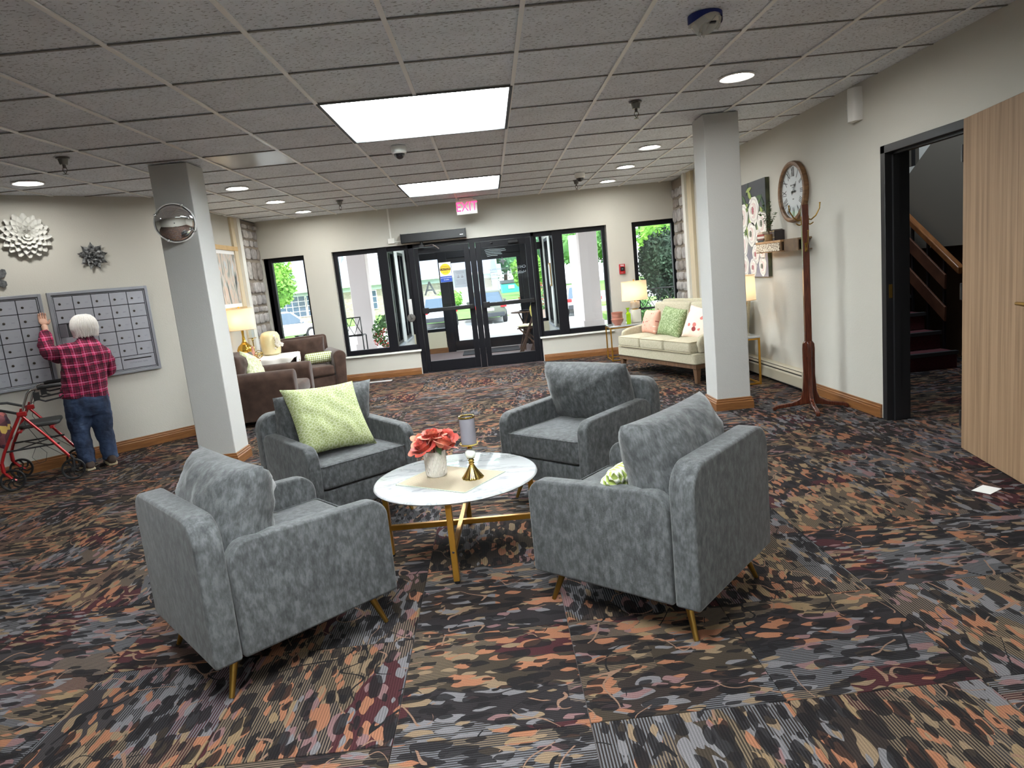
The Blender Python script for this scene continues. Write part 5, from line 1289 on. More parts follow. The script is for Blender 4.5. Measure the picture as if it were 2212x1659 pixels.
for q in range(3):
    x0, x1 = -W/2+.055+q*(W-.11)/3, -W/2+.055+(q+1)*(W-.11)/3; y1 = D/2+.0
    c_ = cushion(x0+.003, x1-.003, -D/2+.17, y1, .335, .465, .03, .018).build('seat_cushion', BF, lv_, smooth=True, angle=60)
    for zz in (.458, .342): M().tube([Vector((p[0], p[1], zz)) for p in rrect(x0+.006, x1-.006, -D/2+.173, y1-.003, .02, 3)], .0045, 5, closed=True).build('piping', PIPE, c_)
for a in (-1, 1):
    P = [(-D/2+.1, .335), (D/2-.10, .335), (D/2-.08, .44), (D/2-.11, .52), (D/2-.2, .55), (-D/2+.1, .60)]
    x0, x1 = (W/2-.052, W/2+.012) if a > 0 else (-W/2-.012, -W/2+.052)
    M().prism(P, x0, x1, 'yz').build('arm', BF, lv_, bevel=.022, bseg=3)
P = rrect(-W/2+.01, W/2-.01, .30, .865, (.01, .01, .05, .05), 4); m = M().prism(P, -D/2+.02, -D/2+.10, 'xz'); m.v = [(x, y-(z-.3)*.12, z) for x, y, z in m.v]; m.build('back_frame', BF, lv_, bevel=.02, bseg=3)
for q in range(2):
    x0, x1 = (-W/2+.06, -.004) if q == 0 else (.004, W/2-.06)
    m = cushion(x0, x1, -.42, -.0, -.06, .06, .03, .02)
    m.v = [(x, -D/2+.17+z-(.39+y)*.10, .84+y) for x, y, z in m.v]; m.f = [f[::-1] for f in m.f]
    bc = m.build('back_cushion', BF, lv_, smooth=True, angle=60)
    for r_ in range(2):
        for c2_ in range(3):
            X = x0+(x1-x0)*(c2_+.5)/3; Z = .755-.13*r_; M().sphere((X, -D/2+.252-(Z-.45)*.10, Z), .010, 8, 6, (1, .5, 1)).build('button', mat('button_tan', S(150,138,104), .8), bc)
def on_sofa(lx, ly):
    f = (cos(sth), sin(sth)); r = (f[1], -f[0]); return sx_+r[0]*lx+f[0]*ly, sy_+r[1]*lx+f[1]*ly
k = NT('pink_sprig_cloth', .85); v = k.mapping(k.tc.outputs['Object'], (14, .1, 30), (0, .5, 0)); q = k.voro(v, 1.3, rnd=1.); cr = k.sep(q.outputs['Color'])
m_ = k.math('MULTIPLY', k.math('LESS_THAN', q.outputs['Distance'], .28), k.math('LESS_THAN', cr[1], .6)); k.color(k.mix(m_, S(222,168,148), k.ramp(cr[0], [(0, S(160,60,58)), (.5, S(150,110,90)), (.75, S(238,206,190))], 'CONSTANT')))
def sofa_cushion(lx, ly, z, w_, h_, t_, m_, tilt, roll_, label, seed, yaw_=0):
    X, Y = on_sofa(lx, ly); o = pillow(w_, h_, t_, seed=seed, wr=.004, pinch=.09).build('throw_cushion', m_, None, smooth=True, angle=120, loc=(X, Y, z))
    o.rotation_euler = (Matrix.Rotation(sth+pi/2+yaw_, 3, 'Z') @ Matrix.Rotation(radians(tilt), 3, 'X') @ Matrix.Rotation(radians(roll_), 3, 'Y')).to_euler(); tag(o, label, 'cushion'); return o
sofa_cushion(.50, .03, .615, .44, .31, .14, k.m, -16, -2, 'pink cushion with red sprigs at the left end of the cream loveseat', 61, radians(-12))
k2 = NT('moss_tweed', .95); v = k2.tc.outputs['Object']; n1 = k2.noise(k2.mapping(v, (1, .1, 1)), 85, 3); k2.color(k2.ramp(n1, [(.4, S(112,132,88)), (.52, S(144,160,116)), (.62, S(176,188,150))])); k2.bump(n1, .6, .006)
sofa_cushion(-.02, .08, .63, .46, .36, .15, k2.m, -20, 6, 'moss green tweed cushion in the middle of the cream loveseat', 62)
k3 = NT('blush_bloom_cloth', .85); v = k3.tc.outputs['Object']; q = k3.voro(k3.mapping(v, (1, .1, 1)), 13, rnd=1.); cr = k3.sep(q.outputs['Color']); m_ = k3.math('LESS_THAN', q.outputs['Distance'], .36)
k3.color(k3.mix(m_, S(240,218,204), k3.ramp(cr[0], [(0, S(240,218,204)), (.55, S(206,120,112)), (.78, S(150,60,64)), (.9, S(180,170,170))], 'CONSTANT')))
sofa_cushion(-.50, .04, .62, .40, .38, .14, k3.m, -18, 12, 'pale blush floral cushion at the right end of the cream loveseat, half behind the column', 63, radians(18))

def gold_table(label, x, y, rz, w_, d_, h_):
    t = thing('side_table', label, 'table', (x, y, 0), rz, 'gold framed side tables at the ends of the loveseat')
    M().prism(rrect(-w_/2, w_/2, -d_/2, d_/2, .012, 3), h_-.022, h_).build('table_top', MARBLE, t, bevel=.003)
    g = .013
    for a in (-1, 1):
        for b in (-1, 1): M().cbox((a*(w_/2-g), b*(d_/2-g), (h_-.022)/2), (.018, .018, h_-.023)).build('leg', GOLDB, t)
    for z_ in (.012, h_-.033):
        m = M()
        for b in (-1, 1): m.cbox((0, b*(d_/2-g), z_), (w_-4*g, .016, .016)); m.cbox((b*(w_/2-g), 0, z_), (.016, d_-4*g, .016))
        m.build('rail', GOLDB, t)
    return t
gold_table('white topped gold side table at the far end of the loveseat under the window', 1.935, 9.78, radians(0), .56, .42, .51)
gold_table('white topped gold side table half hidden behind the right column', 2.50, 6.98, radians(0), .44, .36, .51)
def block_lamp(t):
    m = M().prism(rrect(-.07, .07, -.055, .055, .012, 3), 0, .19); m.build('lower_block', mat('ceramic_white', S(226,222,210), .35, var=.05), t, bevel=.008)
    M().cyl((0, 0, .19), (0, 0, .205), .045, 20).build('collar', GOLD, t)
    M().lathe([(.05, .205), (.068, .22), (.07, .30), (.066, .305), (.001, .305)], 32).build('upper_drum', mat('ceramic_marble', S(222,212,198), .3, c2=S(200,186,168), vscale=10), t, smooth=True, angle=50)
    M().cyl((0, 0, .30), (0, 0, .345), .01, 12).build('neck', GOLD, t)
oval_lamp('table lamp with white stacked block base and cream drum shade under the right window', 2.10, 9.84, .511, .325, .60, .38, .24, block_lamp)
def cone_lamp(t):
    M().lathe([(.075, 0), (.07, .01), (.05, .015), (.03, .06), (.03, .08), (.055, .2), (.085, .34), (.001, .345)], 4).build('base', GOLD, t)
    M().cyl((0, 0, .34), (0, 0, .37), .01, 12).build('neck', GOLD, t)
oval_lamp('table lamp with gold tapered base just right of the right column', 2.585, 6.98, .511, .36, .62, .34, .26, cone_lamp)
TC = mat('terracotta_glaze', S(176,116,98), .35, coat=.3, var=.15)
pt_ = thing('terracotta_pot', 'terracotta glazed ribbed pot on the side table beside the green bottle', 'pot', (1.80, 9.72, .511))
M().lathe([(.045, 0), (.05, .006), (.085, .05), (.092, .085), (.08, .10), (.082, .11), (.078, .12), (.082, .13), (.078, .14), (.086, .175), (.088, .185), (.078, .185), (.074, .12), (.001, .1)], 36).build('pot', TC, pt_, smooth=True, angle=40)
gv = thing('green_bottle', 'lime green square glass bottle beside the terracotta pot', 'vase', (1.955, 9.69, .511))
m = M(); m.loft([[Vector((a*h, b*h, z_)) for a, b in ((-1,-1),(1,-1),(1,1),(-1,1))] for h, z_ in ((.03, 0), (.033, .01), (.033, .15), (.014, .175), (.014, .205), (.024, .225), (.026, .235))])
m.build('glass', mat('lime_glass', S(158,200,20), .1, alpha=.85, coat=.6), gv, bevel=.003)

# ---------------------------------------------------------------- side doorway with open veneer door, stairs beyond
d2 = struct(bpy.data.objects.new('door_2', None)); col.objects.link(d2)
FRM = mat('black_steel_frame', S(34,34,36), .35, spec=.5)
Y0, Y1, ZH = 4.03, 4.955, 2.02
m = M()
for (a, b) in ((Y1-.055, Y1), (Y0, Y0+.055)): m.box(XR-.022, XR+.16, a, b, 0, ZH)
m.box(XR-.022, XR+.16, Y0, Y1, ZH-.055, ZH)
m.build('frame', FRM, d2, bevel=.003)
m = M(); m.box(XR+.03, XR+.075, Y1-.075, Y1-.055, 0, ZH-.055); m.box(XR+.03, XR+.075, Y0+.055, Y1-.055, ZH-.07, ZH-.055); m.build('stop', FRM, d2)
M().box(XR+.0, XR+.025, Y1-.058, Y1-.0545, .93, 1.03).build('strike_plate', LGOLD, d2)
k = NT('oak_veneer', .6); v = k.tc.outputs['Object']; g1 = k.noise(k.mapping(v, (14, 14, .35)), 2.2, 5, dist=.5); g2 = k.noise(k.mapping(v, (60, 60, .8)), 3, 3)
k.color(k.ramp(k.math('ADD', k.math('MULTIPLY', g1, .7), k.math('MULTIPLY', g2, .3)), [(.36, S(118,92,67)), (.48, S(138,111,84)), (.6, S(152,124,96))]))
VEN = k.m
hx, hy = XR-.045, 4.06; la = atan2(3.15-hy, 2.672-hx)
dl_ = thing('door_leaf', 'tall oak veneer door standing open against the right wall', 'door', (hx, hy, 0), la)
M().box(0, .915, .0, .044, .008, 2.015).build('panel', VEN, dl_, bevel=.003)
# lever handle on the room side (local -y looks into the room)
hs = -1
M().cyl((.845, 0, .975), (.845, hs*.012, .975), .028, 20).build('rose_plate', LGOLD, dl_)
M().cyl((.845, hs*.01, .975), (.845, hs*.055, .975), .010, 12).tube([(.85, hs*.055, .975), (.80, hs*.058, .977), (.735, hs*.052, .975)], [.010, .011, .009], 10).build('lever', LGOLD, dl_, smooth=True)
for z_ in (.2, 1.0, 1.82): M().cyl((-.008, .0, z_-.05), (-.008, .0, z_+.05), .009, 10).build('hinge', FRM, dl_)

# stairwell
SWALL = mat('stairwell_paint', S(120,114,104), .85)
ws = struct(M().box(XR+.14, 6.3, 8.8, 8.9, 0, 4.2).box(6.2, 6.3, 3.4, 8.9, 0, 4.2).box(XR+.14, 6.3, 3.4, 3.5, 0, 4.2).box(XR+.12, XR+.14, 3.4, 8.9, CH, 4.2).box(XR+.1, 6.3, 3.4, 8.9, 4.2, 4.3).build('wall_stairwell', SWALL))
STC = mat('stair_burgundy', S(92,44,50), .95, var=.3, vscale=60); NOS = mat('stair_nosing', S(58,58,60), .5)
stt = thing('staircase', 'burgundy carpeted stairs with black nosings beyond the side door', 'stairs', (3.9, 6.6, 0)); stt['kind'] = 'structure'
for q in range(9):
    y = q*.255; z_ = (q+1)*.18
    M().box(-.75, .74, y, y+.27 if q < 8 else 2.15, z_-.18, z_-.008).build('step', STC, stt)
    M().box(-.75, .745, y-.022, y+.03, z_-.035, z_).build('nosing', NOS, stt)
rl = thing('stair_railing', 'wooden stair railing with two brown planks on black posts', 'railing', (4.66, 6.6, 0))
RW = mat('rail_wood', S(150,98,54), .35, c2=S(110,66,36), vscale=8, vstretch=(8,1,1), coat=.3); RP = mat('rail_plank', S(110,72,52), .5, c2=S(84,52,38), vscale=6)
sl = .18/.255*.97
m = M(); m.prism([(-.03, .94), (-.03, 1.01), (.0, 1.03), (2.1, 1.03+2.1*sl), (2.1, .95+2.1*sl)], -.035, .035, 'yz'); m.build('handrail', RW, rl, bevel=.008)
for z0_, h_ in ((.79, .15), (.46, .15)):
    m = M(); m.prism([(.17, z0_), (.17, z0_+h_), (2.1, z0_+h_+1.93*sl), (2.1, z0_+1.93*sl)], -.035, -.012, 'yz'); m.build('plank', RP, rl, bevel=.003)
for y in (.22, .48, .74, 1.3): M().box(-.012, .012, y-.012, y+.012, 0, .96+y*sl).build('post', FRM, rl)
# upper flight seen from below
up_ = thing('upper_stair_flight', 'underside of the upper stair flight with a white stepped edge beyond the side door', 'stairs', (4.80, 0, 0)); up_['kind'] = 'structure'
m = M(); m.prism([(8.8, 1.12), (7.76, 1.88), (6.2, 2.98), (4.5, 4.18), (4.0, 4.18), (4.0, 1.2), (4.0, .0), (4.001, 0), (4.001, 1.4)], .0, .04, 'yz')
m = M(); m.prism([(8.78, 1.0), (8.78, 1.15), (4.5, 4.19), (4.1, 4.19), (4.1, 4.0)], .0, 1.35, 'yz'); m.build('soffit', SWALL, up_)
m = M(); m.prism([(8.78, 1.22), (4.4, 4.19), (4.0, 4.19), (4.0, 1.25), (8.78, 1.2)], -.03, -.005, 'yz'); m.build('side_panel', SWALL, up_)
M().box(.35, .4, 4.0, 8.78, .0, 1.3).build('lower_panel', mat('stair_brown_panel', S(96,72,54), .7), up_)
for q in range(8):
    y = 8.0-q*.255; z_ = 1.72+.18*q; M().box(.03, .06, y-.255, y, z_-.25, z_+.22).build('white_step_edge', WALLW, up_); M().box(.035, .055, y-.15, y-.11, z_+.2, z_+1.1).build('baluster', FRM, up_)
wsd = bpy.data.lights.new('stairwell_fill_light', 'AREA'); wsd.energy = 24; wsd.size = 1.2; wsd.color = (.8, .9, 1)  # area lamp added under the stairwell ceiling to brighten the dark stairs
wso = bpy.data.objects.new('stairwell_fill_light', wsd); col.objects.link(wso); wso.location = (4.1, 6.6, 4.1); wso.rotation_euler = (0, 0, 0)
# ---------------------------------------------------------------- vestibule
VF = mat('vestibule_carpet', S(120,104,102), .95, c2=S(96,82,82), vscale=40, vstretch=(1,8,1)); CONC = mat('concrete_light', S(196,194,190), .9, c2=S(180,178,174), vscale=3)
struct(M().box(-1.62, 1.22, YB+.0, 13.3, -.005, .001).build('floor_vestibule', VF))
struct(M().box(-1.6, 1.2, YB+.2, 13.3, 2.42, 2.5).build('ceiling_vestibule', WALLW))
tag(M().box(-.62, .45, 12.35, 13.05, .001, .014).build('door_mat', mat('mat_black', S(44,44,48), .95, bump=.5, bscale=200), bevel=.004), 'black entrance mat in the vestibule behind the glass doors', 'mat')
def vwall(name, x, sgn):
    m = M(); a, b = (x-.1, x) if sgn < 0 else (x, x+.1)
    m.box(a, b, YB+.2, 13.4, 0, .42); m.box(a, b, YB+.2, 13.4, 1.98, 2.5)
    for y0, y1 in ((YB+.2, 10.85), (11.75, 12.15), (13.0, 13.4)): m.box(a, b, y0, y1, .42, 1.98)
    w_ = struct(m.build(name, WALLW))
    for y0, y1 in ((10.85, 11.75), (12.15, 13.0)):
        c_ = (a+b)/2; f = M(); ym = (y0+y1)/2
        for ya, yb in ((y0, y0+.045), (y1-.045, y1), (ym-.03, ym+.03)): f.box(c_-.035, c_+.035, ya, yb, .42, 1.98)
        f.box(c_-.034, c_+.034, y0, y1, .42, .47); f.box(c_-.034, c_+.034, y0, y1, 1.93, 1.98); fr2 = f.build('window_frame', BLACKM, w_)
        M().box(c_-.003, c_+.003, y0, y1, .45, 1.95).build('pane', glass('blue_tint_glass', (.62,.74,.82)), fr2)
        M().box(a-.02 if sgn > 0 else b-.01, a+.01 if sgn > 0 else b+.02, y0-.05, y1+.05, .385, .42).build('sill', mat('sill_grey', S(190,194,200), .5), w_)
    return w_
vwall('wall_vestibule_left', -1.57, -1); vwall('wall_vestibule_right', 1.10, 1)
KN = mat('vestibule_beige', S(214,204,178), .8)
wf = struct(M().box(-1.57, -.93, 13.24, 13.36, 0, .42).box(.84, 1.1, 13.24, 13.36, 0, .42).build('wall_vestibule_front', KN))
M().box(-1.56, -.93, 13.22, 13.24, 0, .10).build('baseboard', OAK, wf)
d3 = struct(bpy.data.objects.new('door_3', None)); col.objects.link(d3)
m = M(); m.box(-.95, -.78, 13.24, 13.38, 0, 2.42); m.box(.66, .82, 13.24, 13.38, 0, 2.42); m.box(-1.57, 1.1, 13.25, 13.37, 1.82, 1.96); m.box(-1.57, 1.1, 13.25, 13.37, 2.36, 2.42)
m.box(-1.57, -1.50, 13.25, 13.37, .42, 2.42); m.box(-1.57, -.95, 13.25, 13.37, .42, .48); m.box(.82, 1.1, 13.25, 13.37, .42, .48); m.box(1.05, 1.1, 13.25, 13.37, .42, 2.42)
m.build('frame', BLACKM, d3, bevel=.004)
M().box(-.78, .66, 13.28, 13.34, .01, .20).box(-.78, .66, 13.28, 13.34, 1.72, 1.82).box(-.78, -.70, 13.28, 13.34, .2, 1.72).box(.58, .66, 13.28, 13.34, .2, 1.72).build('door_rail', BLACKM, d3, bevel=.003)
M().box(-1.5, 1.05, 13.305, 13.311, .45, 2.38).build('pane', GLASS, d3)
mo = M()
for q in range(5): mo.tube([(-.02+.10*e+.01*q, 13.235, 1.90-.03*q+.008*sin(e*1.5)) for e in range(5-q//2)], .004, 5)
tag(mo.build('wave_decal', VW), 'white wavy line decal on the outer door header', 'decal')
vl = thing('recessed_downlight', 'added round light brightening the vestibule between the two pairs of doors', 'light', (-.2, 12.0, 2.42))  # extra ceiling light added to brighten the dim vestibule
M().lathe([(.001, -.012), (.10, -.012), (.11, .0)], 24).build('lens', emis('vestibule_fill_glow', (.95, 1, 1), 260.), vl); M().lathe([(.11, 0), (.135, -.002), (.135, -.012), (.11, -.014)], 24, cap=False).build('trim_ring', WHITEP, vl)
# vestibule furniture: folding wooden chair, small table top with plate, yellow cushion
DK2 = mat('slat_wood', S(98,70,52), .6, c2=S(72,50,38), vscale=10)
fc = thing('folding_chair', 'brown wooden folding chair in the vestibule behind the right glass door', 'chair', (.66, 11.75, 0), radians(80))
for x in (-.2, .2):
    M().tube([(x, .22, .0), (x, -.16, .86)], .013, 6, ry=.022).build('frame_leg', DK2, fc); M().tube([(x*.9, -.24, .0), (x*.9, .20, .46)], .013, 6, ry=.022).build('frame_leg', DK2, fc)
for q in range(6): M().cbox((0, .20-.07*q, .45), (.40, .055, .016)).build('seat_slat', DK2, fc)
for q in range(3): M().cbox((0, -.10-.035*q, .66+.085*q), (.40, .016, .06)).build('back_slat', DK2, fc)
for q in range(3): M().cbox((-.1+.1*q, .0+.03*q, .22), (.03, .02, .44), Matrix.Rotation(radians(24), 4, 'X')).build('leg_slat', DK2, fc)
ft = thing('folding_table', 'small round brown folding table beside the chair in the vestibule', 'table', (.58, 12.42, 0), .3)
M().lathe([(.001, .68), (.24, .68), (.24, .70), (.001, .70)], 28).build('table_top', DK2, ft)
for a in (0, 1, 2): M().tube([(.16*cos(a*2.1), .16*sin(a*2.1), 0), (-.1*cos(a*2.1), -.1*sin(a*2.1), .68)], .013, 6).build('leg', DK2, ft)
tag(M().lathe([(.001, .0), (.07, .0), (.11, .02), (.105, .022), (.001, .006)], 24).build('dark_bowl', mat('bowl_black', S(40,40,44), .4), loc=(.60, 12.44, .70)), 'shallow dark bowl on the vestibule table', 'bowl')
gp = pillow(.36, .36, .12, seed=71).build('throw_cushion', mat('yellow_cloth', S(208,186,92), .85), None, smooth=True, angle=120, loc=(.74, 11.80, .66), rot=(radians(-12), 0, radians(80)))
tag(gp, 'yellow cushion on the folding chair in the vestibule', 'cushion')
tag(pillow(.38, .36, .05, seed=72).build('seat_pad', mat('cream_pad', S(226,214,178), .9), None, smooth=True, angle=120, loc=(.60, 11.76, .485), rot=(radians(90), 0, radians(80))), 'thin cream seat pad on the vestibule folding chair', 'cushion')
nb = thing('notice_frame', 'small wood framed notice on the right vestibule wall', 'notice', (1.10, 11.95, 1.32))
M().box(-.02, 0, -.13, .13, -.2, .2).build('frame', mat('notice_wood', S(176,136,76), .5), nb); M().box(-.024, -.02, -.105, .105, -.175, .175).build('sheet', STK, nb)

# ---------------------------------------------------------------- porch, ground, parking
ASPH = mat('pavement', S(170,170,170), .95, c2=S(158,158,160), vscale=2); GRASS = mat('lawn', S(118,160,74), .95, c2=S(86,128,52), vscale=3, bump=.5, bscale=40)
GZ = -.95
def gz(y): return 0 if y < 17 else (GZ if y > 31 else GZ*(y-17)/14)
m = M(); ys = [13.3, 15, 17, 19, 22, 25, 28, 31, 40, 70, 140]
m.grid(lambda u, v: (-60+120*u, ys[int(round(v*10))], gz(ys[int(round(v*10))])-.008), 6, 10)
m.box(-60, -1.67, YB+.22, 13.3, -.1, -.008); m.box(1.22, 60, YB+.22, 13.3, -.1, -.008)
struct(m.build('ground_paving', CONC))
for i, (x0, x1, y0, y1) in enumerate(((-46, -7.6, 46, 59), (-7, -1.2, 37.5, 58.5), (2.0, 46, 40, 44), (3.2, 30, 17.5, 20.5), (-30, -10, 33.5, 40), (1.2, 40, 66, 110), (-2.5, 1.0, 37.5, 40))):
    m = M(); zz = min(gz(y0), gz(y1)); m.box(x0, x1, y0, y1, zz-.3, (gz(y0) if y0 < 31 else GZ)+.06)
    struct(m.build('lawn_ground' if i == 0 else 'lawn_ground', GRASS))
for q in range(6):
    x = -12+q*3.0; M().box(x-.05, x+.05, 29.5, 36, GZ+.0, GZ+.004).build('parking_line', mat('line_white', S(236,236,232), .8), bpy.data.objects['ground_paving'])
kb = struct(M().box(-30, 30, 37.1, 37.4, GZ-.05, GZ+.13).build('trim_kerb', mat('kerb', S(186,182,176), .9)))
POST = mat('porch_post_cream', S(226,216,212), .8); SOF = mat('porch_soffit', S(216,206,204), .8)
struct(M().box(-5.2, 3.9, YB+.25, 17.2, 2.50, 2.62).build('ceiling_porch', SOF))
struct(M().box(-5.3, 4.0, 17.0, 17.2, 2.28, 2.62).build('trim_porch_fascia', SOF))
def post(x, y, w_, label):
    t = thing('porch_post', label, 'post', (x, y, gz(y)), 0, 'porch posts'); t['kind'] = 'structure'
    M().box(-w_/2, w_/2, -w_/2, w_/2, -.0, 2.495).build('shaft', POST, t, bevel=.01); M().box(-w_/2-.03, w_/2+.03, -w_/2-.03, w_/2+.03, 0, .15).build('plinth', POST, t); return t
post(-2.98, 15.9, .42, 'wide cream porch post seen through the left window'); post(2.36, 15.9, .42, 'wide cream porch post seen through the right window')
post(2.55, 19.6, .30, 'slimmer cream post farther away beside the wide right post'); 
for i, (x, y) in enumerate(((-2.62, 14.4), (3.35, 13.6))):
    bn = thing('garden_bench', ('black metal lattice bench outside the left window', 'black metal lattice bench outside the far right window')[i], 'bench', (x-.68 if i == 0 else x-.25, y, 0), radians(0) if i else radians(0))
    m = M(); W_ = .5 if i == 0 else .62
    m.tube([(-W_, 0, 0), (-W_, 0, .82), (W_, 0, .82), (W_, 0, 0)], .015, 6); m.tube([(-W_, 0, .45), (W_, 0, .45)], .012, 6)
    for q in range(6):
        x0 = -W_+q*W_*2/6; m.tube([(x0, 0, .45), (x0+W_/3, 0, .82)], .008, 5); m.tube([(x0, 0, .82), (x0+W_/3, 0, .45)], .008, 5)
    m.build('lattice_back', BLACK, bn); M().box(-W_, W_, .0, .42, .42, .44).build('seat', BLACK, bn)
    M().tube([(-W_, .4, .0), (-W_, .4, .42)], .014, 6).tube([(W_, .4, .0), (W_, .4, .42)], .014, 6).build('legs', BLACK, bn)

# ---------------------------------------------------------------- cars (local +y is the front of the car)
TYRE = mat('tyre', S(40,40,42), .8); RIM = mat('alloy', S(176,178,182), .3, metal=.8); CGL = mat('car_glass', S(70,88,104), .08, coat=.5); TAIL = mat('tail_red', S(190,36,40), .3); TRIMB = mat('car_trim', S(52,54,58), .6)
def car(label, x, y, th, paint, hgt=1.62, L=4.5, Wd=1.84):
    t = thing('car', label, 'car', (x, y, gz(y)), th-pi/2, 'parked cars')
    k_ = hgt/1.62; hw = Wd/2
    # body sections along y: (y, half width, z low, z belt)
    secs = [(-L/2, .80, .42, .80), (-L/2+.08, .90, .36, .96), (-L/2+.5, .97, .30, 1.0), (-1.0, 1.0, .26, 1.0), (0, 1.0, .24, .98), (1.0, 1.0, .26, .96), (L/2-.8, .97, .28, .90), (L/2-.25, .90, .32, .80), (L/2, .74, .40, .62)]
    rings = []
    for (yy, w_, z0, z1) in secs:
        w2 = hw*w_; rings.append([Vector((-w2*.94, yy, z0)), Vector((-w2, yy, z0+.12)), Vector((-w2, yy, (z0+z1)/2*k_)), Vector((-w2*.95, yy, z1*k_-.05)), Vector((-w2*.80, yy, z1*k_)), Vector((w2*.80, yy, z1*k_)), Vector((w2*.95, yy, z1*k_-.05)), Vector((w2, yy, (z0+z1)/2*k_)), Vector((w2, yy, z0+.12)), Vector((w2*.94, yy, z0))])
    M().loft(rings).build('body', paint, t, sub=1)
    zb, zt = .97*k_, hgt; lo = [(-hw*.88, -L/2+.22), (hw*.88, -L/2+.22), (hw*.88, 1.15), (-hw*.88, 1.15)]; hi = [(-hw*.68, -L/2+.75), (hw*.68, -L/2+.75), (hw*.68, .35), (-hw*.68, .35)]
    def lp(a, b, q): return (a[0]+(b[0]-a[0])*q, a[1]+(b[1]-a[1])*q)
    mid = [lp(a, b, .88) for a, b in zip(lo, hi)]
    cb = M(); cb.loft([[Vector((*p, zb-.04)) for p in lo], [Vector((*p, zb+(zt-zb)*.88)) for p in mid]]); cb.build('cabin_glass', CGL, t, bevel=.03)
    rf = M(); rf.loft([[Vector((p[0]*1.02, p[1]*1.01, zb+(zt-zb)*.86)) for p in mid], [Vector((*p, zt-.02)) for p in hi], [Vector((p[0]*.8, p[1]*.8, zt)) for p in hi]]); rf.build('roof', paint, t, bevel=.03, bseg=3)
    pm_ = M()
    for a, b in zip(lo, mid): pm_.cyl(Vector((*a, zb-.03)), Vector((*b, zb+(zt-zb)*.9)), .045, 6)
    for sx in (-1, 1): pm_.cyl((sx*hw*.885, -.35, zb), (sx*hw*.72, -.35, zt-.06), .035, 6); pm_.cyl((sx*hw*.885, -1.25, zb), (sx*hw*.72, -1.1, zt-.06), .05, 6)
    pm_.build('pillars', paint, t)
    for sx in (-1, 1):
        for yy in (-L/2+.85, L/2-.85):
            T_ = Matrix.Translation((sx*(hw-.10), yy, .34)) @ Matrix.Rotation(pi/2, 4, 'Y'); wh = M().lathe([(.001, -.11), (.30, -.11), (.34, -.08), (.34, .08), (.30, .11), (.001, .11)], 24, T=T_).build('wheel', TYRE, t, smooth=True, angle=40)
            M().lathe([(.001, -.122), (.22, -.118), (.22, .118), (.001, .122)], 18, T=T_).build('rim', RIM, wh)
        M().cbox((sx*hw*.82, -L/2+.06, .86*k_), (.30, .12, .16)).build('tail_lamp', TAIL, t, bevel=.02)
        M().cbox((sx*hw*.80, L/2-.13, .68*k_), (.30, .16, .12)).build('head_lamp', mat('lamp_clear', S(210,216,222), .15), t, bevel=.02)
        M().sphere((sx*(hw+.08), .85, 1.03*k_), .10, 10, 6, (1, .6, .8)).build('wing_mirror', paint, t, smooth=True)
    M().cbox((0, -L/2+.05, .46), (Wd*.86, .16, .22)).build('rear_bumper', TRIMB, t, bevel=.03)
    M().cbox((0, -L/2+.0, .74), (.52, .03, .14)).build('number_plate', mat('plate_white', S(210,212,214), .6), t)
    M().cbox((0, L/2-.06, .46), (Wd*.8, .1, .16)).build('front_grille', TRIMB, t, bevel=.02)
    return t
car('white car parked on the left, seen through the far left window', -11.45, 36.5, radians(38), mat('paint_white_car', S(238,238,236), .25, coat=.8))
car('silver car parked behind the left glass door', -2.95, 36.6, radians(98), mat('paint_silver', S(196,198,202), .25, metal=.2, coat=.8))
car('dark blue-black car parked with its rear to the right glass door', -.22, 36.2, radians(92), mat('paint_dark', S(44,52,70), .2, metal=.2, coat=.8), 1.66)
car('pale car parked outside the right hand window', 4.6, 35.6, radians(90), mat('paint_pale_blue', S(206,218,226), .25, coat=.8), 1.5)
dp = thing('dumpster', 'teal dumpster with a black lid far behind the parked cars', 'dumpster', (2.75, 92, GZ), .1)
m = M(); m.loft([[Vector((a*1.1, b*.8, 0)) for a, b in ((-1,-1),(1,-1),(1,1),(-1,1))], [Vector((a*1.2, b*.95, 1.25)) for a, b in ((-1,-1),(1,-1),(1,1),(-1,1))]]); m.build('bin', mat('teal_paint', S(70,168,160), .6), dp); m = M(); m.prism([(-1.0, 1.26), (-1.0, 1.34), (.9, 1.75), (.9, 1.26)], -1.22, 1.22, 'yz'); m.build('lid', BLACK, dp); M().box(-.3, .5, -.96, -.9, .6, 1.05).build('notice', STK, dp)

